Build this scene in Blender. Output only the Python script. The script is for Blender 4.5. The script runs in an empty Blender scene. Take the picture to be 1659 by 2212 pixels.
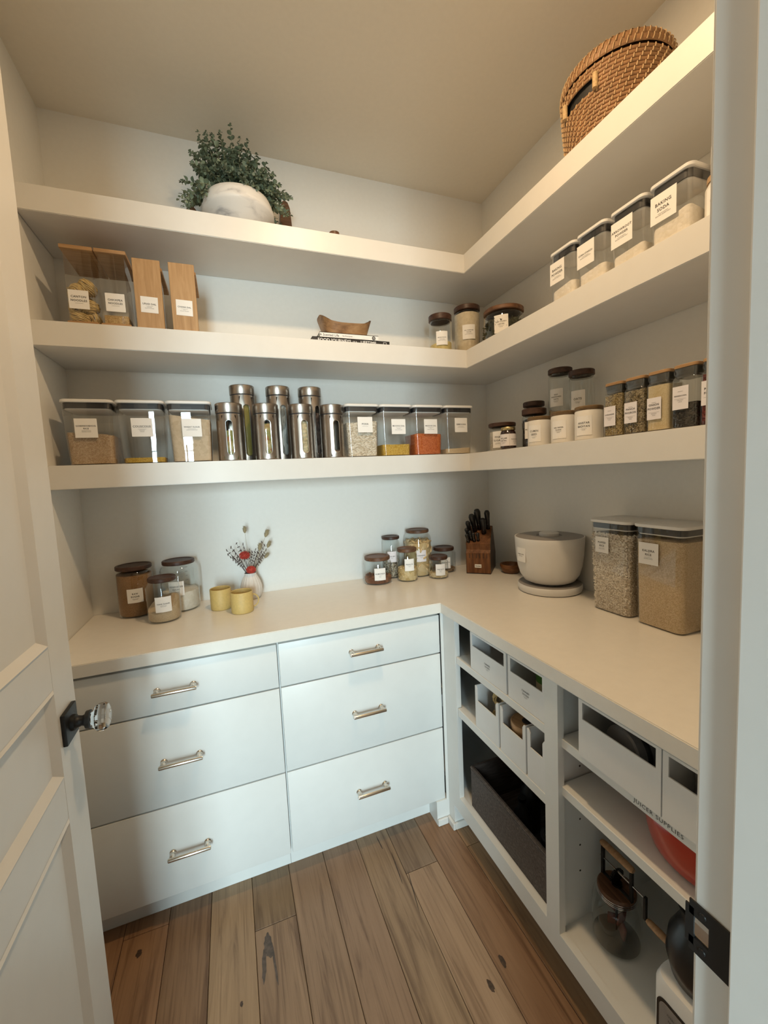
import bpy, bmesh, math, random
from mathutils import Vector, Matrix, noise
R = math.radians
PI = math.pi
SC = bpy.context.scene
COL = SC.collection
random.seed(7)

# ------------------------------------------------------------------ camera
CAM = (-1.3263, -1.9088, 1.4146)
YAW, PITCH, ROLL, FPX = -0.3566, -0.0885, -0.0473, 888.29
cd = bpy.data.cameras.new('camera')
cam = bpy.data.objects.new('camera', cd)
COL.objects.link(cam)
_fw = Vector((-math.sin(YAW) * math.cos(PITCH), math.cos(YAW) * math.cos(PITCH), math.sin(PITCH)))
_rt = Vector((math.cos(YAW), math.sin(YAW), 0))
_up = _rt.cross(_fw)
_r2 = math.cos(ROLL) * _rt + math.sin(ROLL) * _up
_u2 = -math.sin(ROLL) * _rt + math.cos(ROLL) * _up
M3 = Matrix((_r2, _u2, -_fw)).transposed()
cam.matrix_world = Matrix.Translation(CAM) @ M3.to_4x4()
cd.sensor_fit = 'VERTICAL'
cd.sensor_height = 36.0
cd.lens = FPX * 36.0 / 2212.0
cd.clip_start = 0.02
SC.camera = cam

# ------------------------------------------------------------------ world, lights, exposure
w = bpy.data.worlds.new('world')
SC.world = w
w.use_nodes = True
bg = w.node_tree.nodes['Background']
bg.inputs[0].default_value = (0.62, 0.78, 1.0, 1)
bg.inputs[1].default_value = 0.6
SC.view_settings.view_transform = 'Standard'
SC.view_settings.look = 'None'
SC.view_settings.gamma = 1.0
SC.view_settings.use_curve_mapping = False
SC.view_settings.exposure = 0.0


def area(name, loc, rot, size, size_y, power, col, shape='RECTANGLE', spread=180):
    l = bpy.data.lights.new(name, 'AREA')
    l.shape = shape
    l.size = size
    if shape in ('RECTANGLE', 'ELLIPSE'):
        l.size_y = size_y
    l.energy = power
    l.color = col
    l.spread = R(spread)
    o = bpy.data.objects.new(name, l)
    COL.objects.link(o)
    o.location = loc
    o.rotation_euler = rot
    return o


# daylight entering through the tall window of the room behind the camera
WINS = [(-2.46, -1.70)]
WZ0, WZ1 = 0.25, 2.25
DAYC = (0.74, 0.94, 1.0)
for (_a, _b), _p in zip(WINS, (98,)):
    area('daylight', ((_a + _b) / 2, -5.32, (WZ0 + WZ1) / 2), (R(90 - 22), 0, 0), _b - _a, WZ1 - WZ0, _p, DAYC, spread=100)
# the recessed downlight of the pantry itself (its housing is built further down)
LAMP_XY = (-0.90, -1.12)
LAMP = area('downlight', (LAMP_XY[0], LAMP_XY[1], 2.772), (0, 0, 0), 0.11, 0, 14, (1.0, 0.70, 0.40), 'DISK')

# ------------------------------------------------------------------ materials
MATS = {}


def nt(name):
    m = bpy.data.materials.new(name)
    m.use_nodes = True
    MATS[name] = m
    t = m.node_tree
    return m, t, t.nodes, t.links, t.nodes['Principled BSDF']


def setp(b, rough, metal=0, spec=0.5, coat=0):
    b.inputs['Roughness'].default_value = rough
    b.inputs['Metallic'].default_value = metal
    b.inputs['Specular IOR Level'].default_value = spec
    b.inputs['Coat Weight'].default_value = coat


def coords(n, l, scale=(1, 1, 1), rnd=False):
    tc = n.new('ShaderNodeTexCoord')
    mp = n.new('ShaderNodeMapping')
    mp.inputs['Scale'].default_value = scale
    l.new(tc.outputs['Object'], mp.inputs['Vector'])
    if rnd:
        oi = n.new('ShaderNodeObjectInfo')
        mu = n.new('ShaderNodeMath')
        mu.operation = 'MULTIPLY'
        mu.inputs[1].default_value = 37.0
        cx = n.new('ShaderNodeCombineXYZ')
        l.new(oi.outputs['Random'], mu.inputs[0])
        for k in range(3):
            l.new(mu.outputs[0], cx.inputs[k])
        l.new(cx.outputs[0], mp.inputs['Location'])
    return mp.outputs[0]


def ramp(n, stops):
    r = n.new('ShaderNodeValToRGB')
    el = r.color_ramp.elements
    el[0].position, el[0].color = stops[0][0], (*stops[0][1], 1)
    el[1].position, el[1].color = stops[-1][0], (*stops[-1][1], 1)
    for p, c in stops[1:-1]:
        e = el.new(p)
        e.color = (*c, 1)
    return r


def bump(n, l, b, src, strength, dist=0.001):
    bp_ = n.new('ShaderNodeBump')
    bp_.inputs['Strength'].default_value = strength
    bp_.inputs['Distance'].default_value = dist
    l.new(src, bp_.inputs['Height'])
    l.new(bp_.outputs[0], b.inputs['Normal'])


def plain(name, col, rough=0.5, metal=0, spec=0.5, coat=0, var=0.04, nscale=30, bstr=0.0):
    m, t, n, l, b = nt(name)
    setp(b, rough, metal, spec, coat)
    v = coords(n, l, (1, 1, 1))
    no = n.new('ShaderNodeTexNoise')
    no.inputs['Scale'].default_value = nscale
    no.inputs['Detail'].default_value = 3
    l.new(v, no.inputs['Vector'])
    rp = ramp(n, [(0.3, tuple(c * (1 - var) for c in col)), (0.7, tuple(min(1, c * (1 + var)) for c in col))])
    l.new(no.outputs['Fac'], rp.inputs[0])
    l.new(rp.outputs[0], b.inputs['Base Color'])
    if bstr:
        bump(n, l, b, no.outputs['Fac'], bstr)
    return m


def wood(name, c1, c2, c3, scale=6, stretch=(1, 1, 12), rough=0.5, rnd=False, bstr=0.15, spec=0.4):
    """grain bands that run along the axis with the SMALL scale factor"""
    m, t, n, l, b = nt(name)
    setp(b, rough, 0, spec)
    v = coords(n, l, stretch, rnd)
    no = n.new('ShaderNodeTexNoise')
    no.inputs['Scale'].default_value = scale
    no.inputs['Detail'].default_value = 6
    no.inputs['Roughness'].default_value = 0.62
    no.inputs['Distortion'].default_value = 0.6
    l.new(v, no.inputs['Vector'])
    rp = ramp(n, [(0.28, c1), (0.5, c2), (0.72, c3)])
    l.new(no.outputs['Fac'], rp.inputs[0])
    l.new(rp.outputs[0], b.inputs['Base Color'])
    if bstr:
        bump(n, l, b, no.outputs['Fac'], bstr)
    return m


def grain(name, cols, scale, rough=0.75, bstr=0.8, dist=0.002, stretch=(1, 1, 1)):
    m, t, n, l, b = nt(name)
    setp(b, rough, 0, 0.3)
    v = coords(n, l, stretch)
    vo = n.new('ShaderNodeTexVoronoi')
    vo.inputs['Scale'].default_value = scale
    l.new(v, vo.inputs['Vector'])
    sp = n.new('ShaderNodeSeparateColor')
    l.new(vo.outputs['Color'], sp.inputs[0])
    k = len(cols)
    rp = ramp(n, [(i / (k - 1), c) for i, c in enumerate(cols)])
    l.new(sp.outputs[0], rp.inputs[0])
    l.new(rp.outputs[0], b.inputs['Base Color'])
    inv = n.new('ShaderNodeMath')
    inv.operation = 'SUBTRACT'
    inv.inputs[0].default_value = 1.0
    l.new(vo.outputs['Distance'], inv.inputs[1])
    bump(n, l, b, inv.outputs[0], bstr, dist)
    return m


def clear(name, tint=(0.955, 0.97, 0.965), base=0.045, rough=0.02, edge=0.80, power=3.2):
    m = bpy.data.materials.new(name)
    m.use_nodes = True
    MATS[name] = m
    t = m.node_tree
    n, l = t.nodes, t.links
    n.clear()
    out = n.new('ShaderNodeOutputMaterial')
    mix = n.new('ShaderNodeMixShader')
    tr = n.new('ShaderNodeBsdfTransparent')
    tr.inputs[0].default_value = (*tint, 1)
    gl = n.new('ShaderNodeBsdfGlossy')
    gl.inputs['Roughness'].default_value = rough
    gl.inputs['Color'].default_value = (1, 1, 1, 1)
    lw = n.new('ShaderNodeLayerWeight')
    lw.inputs[0].default_value = 0.5
    pw = n.new('ShaderNodeMath')
    pw.operation = 'POWER'
    pw.inputs[1].default_value = power
    ma = n.new('ShaderNodeMath')
    ma.operation = 'MULTIPLY_ADD'
    ma.inputs[1].default_value = edge
    ma.inputs[2].default_value = base
    l.new(lw.outputs['Facing'], pw.inputs[0])
    l.new(pw.outputs[0], ma.inputs[0])
    l.new(ma.outputs[0], mix.inputs[0])
    l.new(tr.outputs[0], mix.inputs[1])
    l.new(gl.outputs[0], mix.inputs[2])
    l.new(mix.outputs[0], out.inputs[0])
    return m


plain('wall_paint', (0.83, 0.82, 0.78), 0.7, var=0.012, nscale=60, bstr=0.02)
plain('ceiling_paint', (0.82, 0.755, 0.64), 0.85, var=0.012, nscale=60)
plain('outer_paint', (0.30, 0.29, 0.27), 0.7, var=0.012, nscale=60)
plain('shelf_paint', (0.745, 0.73, 0.695), 0.38, var=0.012, nscale=20)
plain('cabinet_paint', (0.76, 0.765, 0.74), 0.35, var=0.012, nscale=20)
plain('door_paint', (0.76, 0.74, 0.70), 0.4, var=0.012, nscale=20)
plain('counter', (0.80, 0.765, 0.70), 0.28, var=0.015, nscale=40)
plain('bin_white', (0.78, 0.775, 0.76), 0.4, var=0.012)
plain('lid_white', (0.78, 0.775, 0.76), 0.35, var=0.012)
plain('gasket', (0.028, 0.028, 0.032), 0.45)
plain('black_metal', (0.012, 0.012, 0.012), 0.45, spec=0.35)
plain('black_plastic', (0.010, 0.010, 0.011), 0.3)
plain('label_paper', (0.86, 0.845, 0.82), 0.7, var=0.01)
plain('label_lilac', (0.80, 0.77, 0.80), 0.7, var=0.01)
plain('ink', (0.045, 0.042, 0.04), 0.7)
plain('ink_soft', (0.12, 0.115, 0.11), 0.7)
plain('ink_white', (0.8, 0.8, 0.8), 0.6)
plain('nickel', (0.72, 0.66, 0.58), 0.18, metal=1, var=0.02)
plain('steel_dark', (0.05, 0.05, 0.05), 0.3, metal=1)
plain('ceramic', (0.72, 0.70, 0.66), 0.45, var=0.02)
plain('ceramic_lilac', (0.62, 0.60, 0.57), 0.5, var=0.02)
plain('tub_white', (0.73, 0.72, 0.70), 0.42, var=0.01)
plain('tub_grey', (0.27, 0.25, 0.235), 0.45, var=0.02)
plain('mug_yellow', (0.56, 0.40, 0.14), 0.55, var=0.06, nscale=120)
plain('mug_inside', (0.50, 0.33, 0.12), 0.5)
plain('red_enamel', (0.42, 0.030, 0.012), 0.3, coat=0.4)
plain('emit_dummy', (1, 1, 1))
plain('plug_dark', (0.02, 0.019, 0.018), 0.6)
plain('cork', (0.45, 0.30, 0.17), 0.7, var=0.12, nscale=200)
plain('leaf', (0.19, 0.24, 0.16), 0.55, var=0.35, nscale=25)
plain('leaf_pale', (0.30, 0.34, 0.25), 0.55, var=0.3, nscale=25)
plain('stem', (0.20, 0.20, 0.12), 0.6, var=0.2)
plain('twig', (0.085, 0.055, 0.045), 0.8, var=0.3, nscale=200)
plain('straw', (0.36, 0.29, 0.17), 0.85, var=0.25, nscale=300, bstr=0.5)
plain('bloom', (0.50, 0.055, 0.035), 0.8, var=0.35, nscale=260, bstr=0.9)
plain('vase', (0.72, 0.68, 0.63), 0.5, var=0.03)
plain('noodle', (0.62, 0.47, 0.22), 0.6, var=0.2, nscale=90, bstr=0.6)
plain('wrap_clear', (0.50, 0.46, 0.40), 0.25, var=0.2, nscale=40, bstr=0.6)
plain('can_silver', (0.6, 0.6, 0.6), 0.25, metal=1)
plain('can_green', (0.10, 0.28, 0.06), 0.45)
plain('can_cream', (0.70, 0.62, 0.44), 0.5)
plain('can_dark', (0.035, 0.030, 0.028), 0.4)
plain('can_grey', (0.16, 0.16, 0.165), 0.45)
plain('book_white', (0.84, 0.82, 0.80), 0.5)
plain('book_black', (0.018, 0.017, 0.018), 0.45)
plain('page', (0.72, 0.68, 0.58), 0.8)
plain('amber', (0.09, 0.03, 0.006), 0.15, coat=0.4)
plain('jam', (0.022, 0.005, 0.004), 0.12, coat=0.6)
plain('gold_lid', (0.55, 0.45, 0.24), 0.35, metal=1)
plain('chips_brown', (0.10, 0.022, 0.012), 0.7, var=0.3)
plain('neck_grey', (0.075, 0.072, 0.066), 0.2, coat=0.4)
plain('knife_steel', (0.7, 0.7, 0.7), 0.2, metal=1)
plain('rattan_dark', (0.29, 0.155, 0.07), 0.6, var=0.22, nscale=40, bstr=0.3)
plain('rattan_pale', (0.58, 0.40, 0.22), 0.6, var=0.15, nscale=60)
plain('raffia', (0.52, 0.36, 0.18), 0.7, var=0.2, nscale=150, bstr=0.5)
wood('walnut', (0.030, 0.014, 0.009), (0.060, 0.028, 0.018), (0.105, 0.050, 0.030), 9, (1, 14, 14), 0.42, True)
wood('walnut_mid', (0.06, 0.028, 0.015), (0.13, 0.062, 0.032), (0.21, 0.105, 0.055), 7, (1, 12, 12), 0.45, True)
wood('acacia', (0.075, 0.028, 0.010), (0.16, 0.062, 0.022), (0.27, 0.12, 0.045), 8, (10, 10, 1), 0.4, True)
wood('olive_wood', (0.09, 0.04, 0.018), (0.30, 0.165, 0.075), (0.45, 0.28, 0.14), 9, (1.2, 2.5, 3.5), 0.45, False)
wood('bark', (0.02, 0.012, 0.008), (0.05, 0.03, 0.02), (0.12, 0.075, 0.045), 40, (1, 1, 1), 0.7)
wood('bamboo', (0.36, 0.205, 0.09), (0.45, 0.27, 0.125), (0.53, 0.335, 0.17), 9, (9, 9, 0.7), 0.5, True, 0.05)
wood('bamboo_lid', (0.30, 0.165, 0.07), (0.40, 0.235, 0.11), (0.48, 0.30, 0.15), 9, (0.7, 9, 9), 0.5, True, 0.05)
wood('olive_lid', (0.10, 0.060, 0.025), (0.16, 0.10, 0.045), (0.23, 0.15, 0.075), 9, (1, 10, 10), 0.5, True)
wood('bowl_wood', (0.10, 0.038, 0.012), (0.17, 0.068, 0.022), (0.24, 0.105, 0.04), 10, (3, 3, 9), 0.35)
wood('crate_wood', (0.040, 0.030, 0.026), (0.075, 0.058, 0.050), (0.14, 0.11, 0.095), 10, (14, 1.3, 14), 0.6)
wood('block_side', (0.03, 0.017, 0.009), (0.065, 0.038, 0.02), (0.10, 0.06, 0.033), 9, (6, 6, 1), 0.45)
wood('oak_handle', (0.40, 0.22, 0.11), (0.50, 0.30, 0.16), (0.58, 0.37, 0.21), 14, (8, 1, 8), 0.5)

# grains
grain('rice_fill', [(0.40, 0.27, 0.16), (0.52, 0.38, 0.25), (0.62, 0.49, 0.35)], 420)
grain('rice_gold', [(0.47, 0.34, 0.19), (0.57, 0.43, 0.26), (0.66, 0.52, 0.35)], 420)
grain('couscous', [(0.42, 0.25, 0.035), (0.55, 0.36, 0.06), (0.62, 0.44, 0.10)], 420)
grain('moong', [(0.42, 0.24, 0.03), (0.55, 0.34, 0.05), (0.62, 0.44, 0.12)], 330)
grain('masoor', [(0.40, 0.085, 0.02), (0.52, 0.13, 0.035), (0.60, 0.20, 0.07)], 300)
grain('poha', [(0.46, 0.38, 0.28), (0.62, 0.54, 0.42), (0.74, 0.67, 0.56), (0.80, 0.74, 0.65)], 150, stretch=(1, 1, 1.7), dist=0.004)
grain('chickpea_noodle', [(0.38, 0.24, 0.09), (0.50, 0.33, 0.14), (0.58, 0.42, 0.2)], 260)
grain('coriander', [(0.05, 0.03, 0.012), (0.22, 0.15, 0.06), (0.36, 0.27, 0.12), (0.42, 0.33, 0.17)], 420)
grain('panch', [(0.03, 0.02, 0.012), (0.16, 0.12, 0.06), (0.27, 0.21, 0.12), (0.36, 0.30, 0.19)], 330)
grain('onion_powder', [(0.55, 0.43, 0.25), (0.60, 0.48, 0.29), (0.64, 0.52, 0.33)], 500, bstr=0.2)
grain('peppercorn', [(0.010, 0.008, 0.006), (0.03, 0.026, 0.022), (0.07, 0.06, 0.05)], 230, dist=0.004)
grain('chili', [(0.06, 0.008, 0.005), (0.14, 0.02, 0.012), (0.22, 0.05, 0.03)], 240)
grain('salt_rock', [(0.45, 0.40, 0.33), (0.60, 0.55, 0.47), (0.70, 0.66, 0.58)], 320)
grain('mustard', [(0.015, 0.014, 0.015), (0.035, 0.032, 0.034), (0.075, 0.07, 0.07)], 330)
grain('raw_sugar', [(0.24, 0.12, 0.045), (0.30, 0.16, 0.065), (0.36, 0.20, 0.085)], 500, bstr=0.3)
grain('cane_sugar', [(0.50, 0.36, 0.22), (0.56, 0.42, 0.27), (0.62, 0.48, 0.32)], 600, bstr=0.3)
grain('powder', [(0.74, 0.69, 0.60), (0.78, 0.73, 0.65), (0.82, 0.77, 0.70)], 120, bstr=0.4)
grain('flour', [(0.62, 0.52, 0.37), (0.66, 0.56, 0.41), (0.70, 0.60, 0.45)], 90, bstr=0.15)
grain('wheat_flour', [(0.50, 0.39, 0.27), (0.55, 0.44, 0.31), (0.60, 0.48, 0.35)], 90, bstr=0.15)
grain('besan', [(0.60, 0.46, 0.17), (0.64, 0.50, 0.21), (0.68, 0.55, 0.26)], 90, bstr=0.2)
grain('semolina', [(0.55, 0.43, 0.27), (0.60, 0.48, 0.32), (0.66, 0.54, 0.38)], 500, bstr=0.2)
grain('oat', [(0.30, 0.22, 0.12), (0.40, 0.31, 0.19), (0.48, 0.39, 0.26)], 200)
grain('puffed_base', [(0.38, 0.31, 0.23), (0.52, 0.45, 0.35), (0.62, 0.54, 0.44)], 200, dist=0.004)
grain('puffed', [(0.68, 0.61, 0.52), (0.75, 0.69, 0.60), (0.80, 0.75, 0.67)], 60, bstr=0.1)
grain('cashew', [(0.55, 0.38, 0.18), (0.64, 0.47, 0.25), (0.72, 0.56, 0.34)], 30, bstr=0.1)
grain('peanut', [(0.48, 0.32, 0.13), (0.58, 0.42, 0.20), (0.66, 0.51, 0.28)], 60, bstr=0.1)
grain('almond', [(0.13, 0.045, 0.02), (0.20, 0.075, 0.035), (0.27, 0.11, 0.055)], 60, bstr=0.3)
grain('seedmix', [(0.04, 0.03, 0.025), (0.25, 0.19, 0.13), (0.45, 0.38, 0.28), (0.55, 0.49, 0.4)], 180, dist=0.004)
grain('pinenut', [(0.50, 0.36, 0.18), (0.62, 0.48, 0.28), (0.70, 0.57, 0.37)], 60, bstr=0.1)
grain('walnutnut', [(0.12, 0.07, 0.035), (0.24, 0.15, 0.08), (0.33, 0.22, 0.13)], 60, bstr=0.3)
grain('curry_leaf', [(0.028, 0.030, 0.014), (0.055, 0.055, 0.030), (0.10, 0.095, 0.06)], 40, bstr=0.2)
grain('pasta_mix', [(0.30, 0.07, 0.03), (0.42, 0.30, 0.12), (0.20, 0.22, 0.06), (0.50, 0.40, 0.22)], 75, dist=0.005)
grain('pasta_shell', [(0.46, 0.36, 0.21), (0.56, 0.46, 0.29), (0.62, 0.53, 0.36)], 85, dist=0.006)
grain('spaghetti', [(0.20, 0.155, 0.035), (0.25, 0.20, 0.05), (0.30, 0.24, 0.07)], 160, stretch=(1, 1, 0.04))
grain('rice_noodle', [(0.10, 0.10, 0.09), (0.32, 0.31, 0.28), (0.5, 0.49, 0.46)], 90, stretch=(1, 1, 0.35), dist=0.005)
grain('lentil_dark', [(0.035, 0.022, 0.018), (0.075, 0.045, 0.035), (0.13, 0.085, 0.065)], 75, dist=0.006)
clear('glass')
clear('acrylic', (0.965, 0.965, 0.955), 0.045)
clear('glass_smoke', (0.62, 0.62, 0.60), 0.05)
clear('pane', (0.98, 0.985, 0.985), 0.03)

# brushed steel: fine stretched grain on the roughness
m, t, n, l, b = nt('steel')
setp(b, 0.26, 1.0)
b.inputs['Anisotropic'].default_value = 0.6
v = coords(n, l, (2, 2, 2))
no = n.new('ShaderNodeTexNoise')
no.inputs['Scale'].default_value = 8
l.new(v, no.inputs['Vector'])
rp = ramp(n, [(0.3, (0.35, 0.30, 0.26)), (0.7, (0.43, 0.38, 0.33))])
l.new(no.outputs['Fac'], rp.inputs[0])
l.new(rp.outputs[0], b.inputs['Base Color'])

# planter glaze: white with smoky grey brush marks towards the rim (a painted pattern of the pot)
m, t, n, l, b = nt('planter_glaze')
setp(b, 0.45)
v = coords(n, l, (7, 7, 22))
no = n.new('ShaderNodeTexNoise')
no.inputs['Scale'].default_value = 1.3
no.inputs['Detail'].default_value = 6
no.inputs['Distortion'].default_value = 0.8
l.new(v, no.inputs['Vector'])
rp = ramp(n, [(0.28, (0.26, 0.26, 0.275)), (0.42, (0.66, 0.64, 0.62)), (0.50, (0.76, 0.74, 0.71))])
l.new(no.outputs['Fac'], rp.inputs[0])
l.new(rp.outputs[0], b.inputs['Base Color'])

# floor planks: object colour x grain, offset per plank
m, t, n, l, b = nt('plank_oak')
setp(b, 0.42, 0, 0.45)
v = coords(n, l, (11, 0.75, 11), True)
no = n.new('ShaderNodeTexNoise')
no.inputs['Scale'].default_value = 2.2
no.inputs['Detail'].default_value = 8
no.inputs['Roughness'].default_value = 0.62
no.inputs['Distortion'].default_value = 1.4
l.new(v, no.inputs['Vector'])
rp = ramp(n, [(0.30, (0.50, 0.44, 0.40)), (0.47, (0.92, 0.90, 0.88)), (0.70, (1.12, 1.12, 1.12))])
l.new(no.outputs['Fac'], rp.inputs[0])
v2 = coords(n, l, (60, 1.1, 60), True)
no2 = n.new('ShaderNodeTexNoise')
no2.inputs['Scale'].default_value = 3.0
no2.inputs['Detail'].default_value = 4
l.new(v2, no2.inputs['Vector'])
rp2 = ramp(n, [(0.30, (0.72, 0.69, 0.66)), (0.45, (1, 1, 1))])
l.new(no2.outputs['Fac'], rp2.inputs[0])
oi = n.new('ShaderNodeObjectInfo')
mx = n.new('ShaderNodeMix')
mx.data_type = 'RGBA'
mx.blend_type = 'MULTIPLY'
mx.inputs['Factor'].default_value = 1
l.new(oi.outputs['Color'], mx.inputs['A'])
l.new(rp.outputs[0], mx.inputs['B'])
mx2 = n.new('ShaderNodeMix')
mx2.data_type = 'RGBA'
mx2.blend_type = 'MULTIPLY'
mx2.inputs['Factor'].default_value = 1
l.new(mx.outputs['Result'], mx2.inputs['A'])
l.new(rp2.outputs[0], mx2.inputs['B'])
l.new(mx2.outputs['Result'], b.inputs['Base Color'])
bump(n, l, b, no2.outputs['Fac'], 0.08)

# solid crystal of the door knob
m, t, n, l, b = nt('crystal')
setp(b, 0.0)
b.inputs['Transmission Weight'].default_value = 1
b.inputs['IOR'].default_value = 1.5

# glowing diffuser of the ceiling lamp
m, t, n, l, b = nt('lamp_glow')
b.inputs['Emission Color'].default_value = (1, 0.78, 0.5, 1)
b.inputs['Emission Strength'].default_value = 3.0
del MATS['emit_dummy']


# ------------------------------------------------------------------ mesh helpers: every shape is (verts, faces)
def join(*parts):
    V, F = [], []
    for v, f in parts:
        o = len(V)
        V += list(v)
        F += [tuple(i + o for i in q) for q in f]
    return V, F


def move(s, d=(0, 0, 0), rz=0, rx=0, ry=0, sc=1):
    m = Matrix.Translation(d) @ Matrix.Rotation(rz, 4, 'Z') @ Matrix.Rotation(ry, 4, 'Y') @ Matrix.Rotation(rx, 4, 'X')
    if sc != 1:
        m = m @ (Matrix.Scale(sc, 4) if not isinstance(sc, tuple) else Matrix.Diagonal((*sc, 1)))
    return [tuple(m @ Vector(p)) for p in s[0]], s[1]


def box(x0, x1, y0, y1, z0, z1):
    v = [(x, y, z) for z in (z0, z1) for y in (y0, y1) for x in (x0, x1)]
    return v, [(0, 2, 3, 1), (4, 5, 7, 6), (0, 1, 5, 4), (2, 6, 7, 3), (0, 4, 6, 2), (1, 3, 7, 5)]


def bbox(x0, x1, y0, y1, z0, z1, bev=0.002, seg=2):
    bm = bmesh.new()
    s = box(x0, x1, y0, y1, z0, z1)
    vs = [bm.verts.new(p) for p in s[0]]
    for f in s[1]:
        bm.faces.new([vs[i] for i in f])
    bmesh.ops.bevel(bm, geom=bm.edges[:], offset=bev, segments=seg, affect='EDGES', profile=0.5)
    bm.verts.ensure_lookup_table()
    out = [tuple(v.co) for v in bm.verts], [tuple(v.index for v in f.verts) for f in bm.faces]
    bm.free()
    return out


def lathe(prof, seg=40, a0=0.0):
    V, F, rows = [], [], []
    for r, z in prof:
        if r < 1e-6:
            rows.append([len(V)])
            V.append((0, 0, z))
        else:
            rows.append(list(range(len(V), len(V) + seg)))
            V += [(r * math.cos(a0 + 2 * PI * k / seg), r * math.sin(a0 + 2 * PI * k / seg), z) for k in range(seg)]
    for a, c in zip(rows, rows[1:]):
        for k in range(seg):
            k2 = (k + 1) % seg
            if len(a) == 1 and len(c) == 1:
                continue
            if len(a) == 1:
                F.append((a[0], c[k2], c[k]))
            elif len(c) == 1:
                F.append((a[k], a[k2], c[0]))
            else:
                F.append((a[k], a[k2], c[k2], c[k]))
    return V, F


def rrect(w_, d_, r, n=5):
    r = min(r, w_ / 2 - 1e-5, d_ / 2 - 1e-5)
    pts = []
    for cx, cy, a in ((w_ / 2 - r, d_ / 2 - r, 0), (-w_ / 2 + r, d_ / 2 - r, 90), (-w_ / 2 + r, -d_ / 2 + r, 180), (w_ / 2 - r, -d_ / 2 + r, 270)):
        for k in range(n + 1):
            t_ = R(a + 90 * k / n)
            pts.append((cx + r * math.cos(t_), cy + r * math.sin(t_)))
    return pts


def rprism(secs, n=5, bottom=True, top=True):
    """secs: (z, w, d, r) from the bottom up"""
    V, F = [], []
    k = 4 * (n + 1)
    for z, w_, d_, r in secs:
        V += [(x, y, z) for x, y in rrect(w_, d_, r, n)]
    for s in range(len(secs) - 1):
        a, c = s * k, (s + 1) * k
        for i in range(k):
            j = (i + 1) % k
            F.append((a + i, a + j, c + j, c + i))
    if bottom:
        F.append(tuple(reversed(range(k))))
    if top:
        F.append(tuple(range((len(secs) - 1) * k, len(secs) * k)))
    return V, F


def tube(pts, rad, seg=8, caps=True, closed=False):
    V, F = [], []
    P = [Vector(p) for p in pts]
    N = len(P)
    rads = rad if isinstance(rad, (list, tuple)) else [rad] * N
    last = None
    for i, p in enumerate(P):
        if closed:
            t_ = P[(i + 1) % N] - P[i - 1]
        else:
            t_ = P[min(i + 1, N - 1)] - P[max(i - 1, 0)]
        t_.normalize()
        if last is None:
            u = t_.orthogonal().normalized()
        else:
            u = (last - t_ * last.dot(t_)).normalized()
        last = u
        w_ = t_.cross(u)
        for k in range(seg):
            a = 2 * PI * k / seg
            V.append(tuple(p + (u * math.cos(a) + w_ * math.sin(a)) * rads[i]))
    rng = N if closed else N - 1
    for i in range(rng):
        a, c = i * seg, ((i + 1) % N) * seg
        for k in range(seg):
            k2 = (k + 1) % seg
            F.append((a + k, a + k2, c + k2, c + k))
    if caps and not closed:
        F.append(tuple(reversed(range(seg))))
        F.append(tuple(range((N - 1) * seg, N * seg)))
    return V, F


def extrude(poly, y0, y1):
    """poly in (x, z), extruded along y"""
    k = len(poly)
    V = [(x, y0, z) for x, z in poly] + [(x, y1, z) for x, z in poly]
    F = [tuple(range(k)), tuple(reversed(range(k, 2 * k)))]
    for i in range(k):
        j = (i + 1) % k
        F.append((i + k, j + k, j, i))
    return V, F


def ball(r, seg=10, rings=6, sc=(1, 1, 1)):
    s = lathe([(r * math.sin(PI * i / rings), -r * math.cos(PI * i / rings)) for i in range(rings + 1)], seg)
    return [(x * sc[0], y * sc[1], z * sc[2]) for x, y, z in s[0]], s[1]


MCACHE = {}


def mesh(name, s, smooth=40):
    me = bpy.data.meshes.new(name)
    me.from_pydata([tuple(p) for p in s[0]], [], [tuple(f) for f in s[1]])
    if smooth:
        me.polygons.foreach_set('use_smooth', [True] * len(me.polygons))
        me.update()
        me.set_sharp_from_angle(angle=R(smooth))
    me.update()
    return me


def obj(name, s, mat, parent=None, smooth=40, loc=None, rz=0):
    me = s if isinstance(s, bpy.types.Mesh) else mesh(name, s, smooth)
    if mat and not me.materials:
        me.materials.append(MATS[mat])
    o = bpy.data.objects.new(name, me)
    COL.objects.link(o)
    if parent:
        o.parent = parent
    if loc:
        o.location = loc
    if rz:
        o.rotation_euler = (0, 0, rz)
    return o


def tag(o, label=None, cat=None, group=None, kind=None):
    if label:
        o['label'] = label
    if cat:
        o['category'] = cat
    if group:
        o['group'] = group
    if kind:
        o['kind'] = kind
    return o


def thing(name, label, cat, loc, rz=0, group=None):
    o = bpy.data.objects.new(name, None)
    o.empty_display_size = 0.05
    COL.objects.link(o)
    o.location = loc
    o.rotation_euler = (0, 0, rz)
    return tag(o, label, cat, group)


def struct(name, s, mat, smooth=40, parent=None):
    o = obj(name, s, mat, parent, smooth)
    if not parent:
        o['kind'] = 'structure'
    return o


# ------------------------------------------------------------------ lettering and labels
TCACHE = {}


def text2d(body, size, spacing=1.0, bold=0.0):
    key = (body, size, spacing, bold)
    if key not in TCACHE:
        c = bpy.data.curves.new('lettering', 'FONT')
        c.body = body
        c.size = size
        c.align_x = 'CENTER'
        c.align_y = 'CENTER'
        c.resolution_u = 2
        c.space_character = spacing
        c.offset = bold
        o = bpy.data.objects.new('lettering', c)
        me = bpy.data.meshes.new_from_object(o)
        TCACHE[key] = ([(v.co.x, v.co.y) for v in me.vertices], [tuple(p.vertices) for p in me.polygons])
        bpy.data.objects.remove(o)
        bpy.data.curves.remove(c)
        bpy.data.meshes.remove(me)
    return TCACHE[key]


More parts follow.
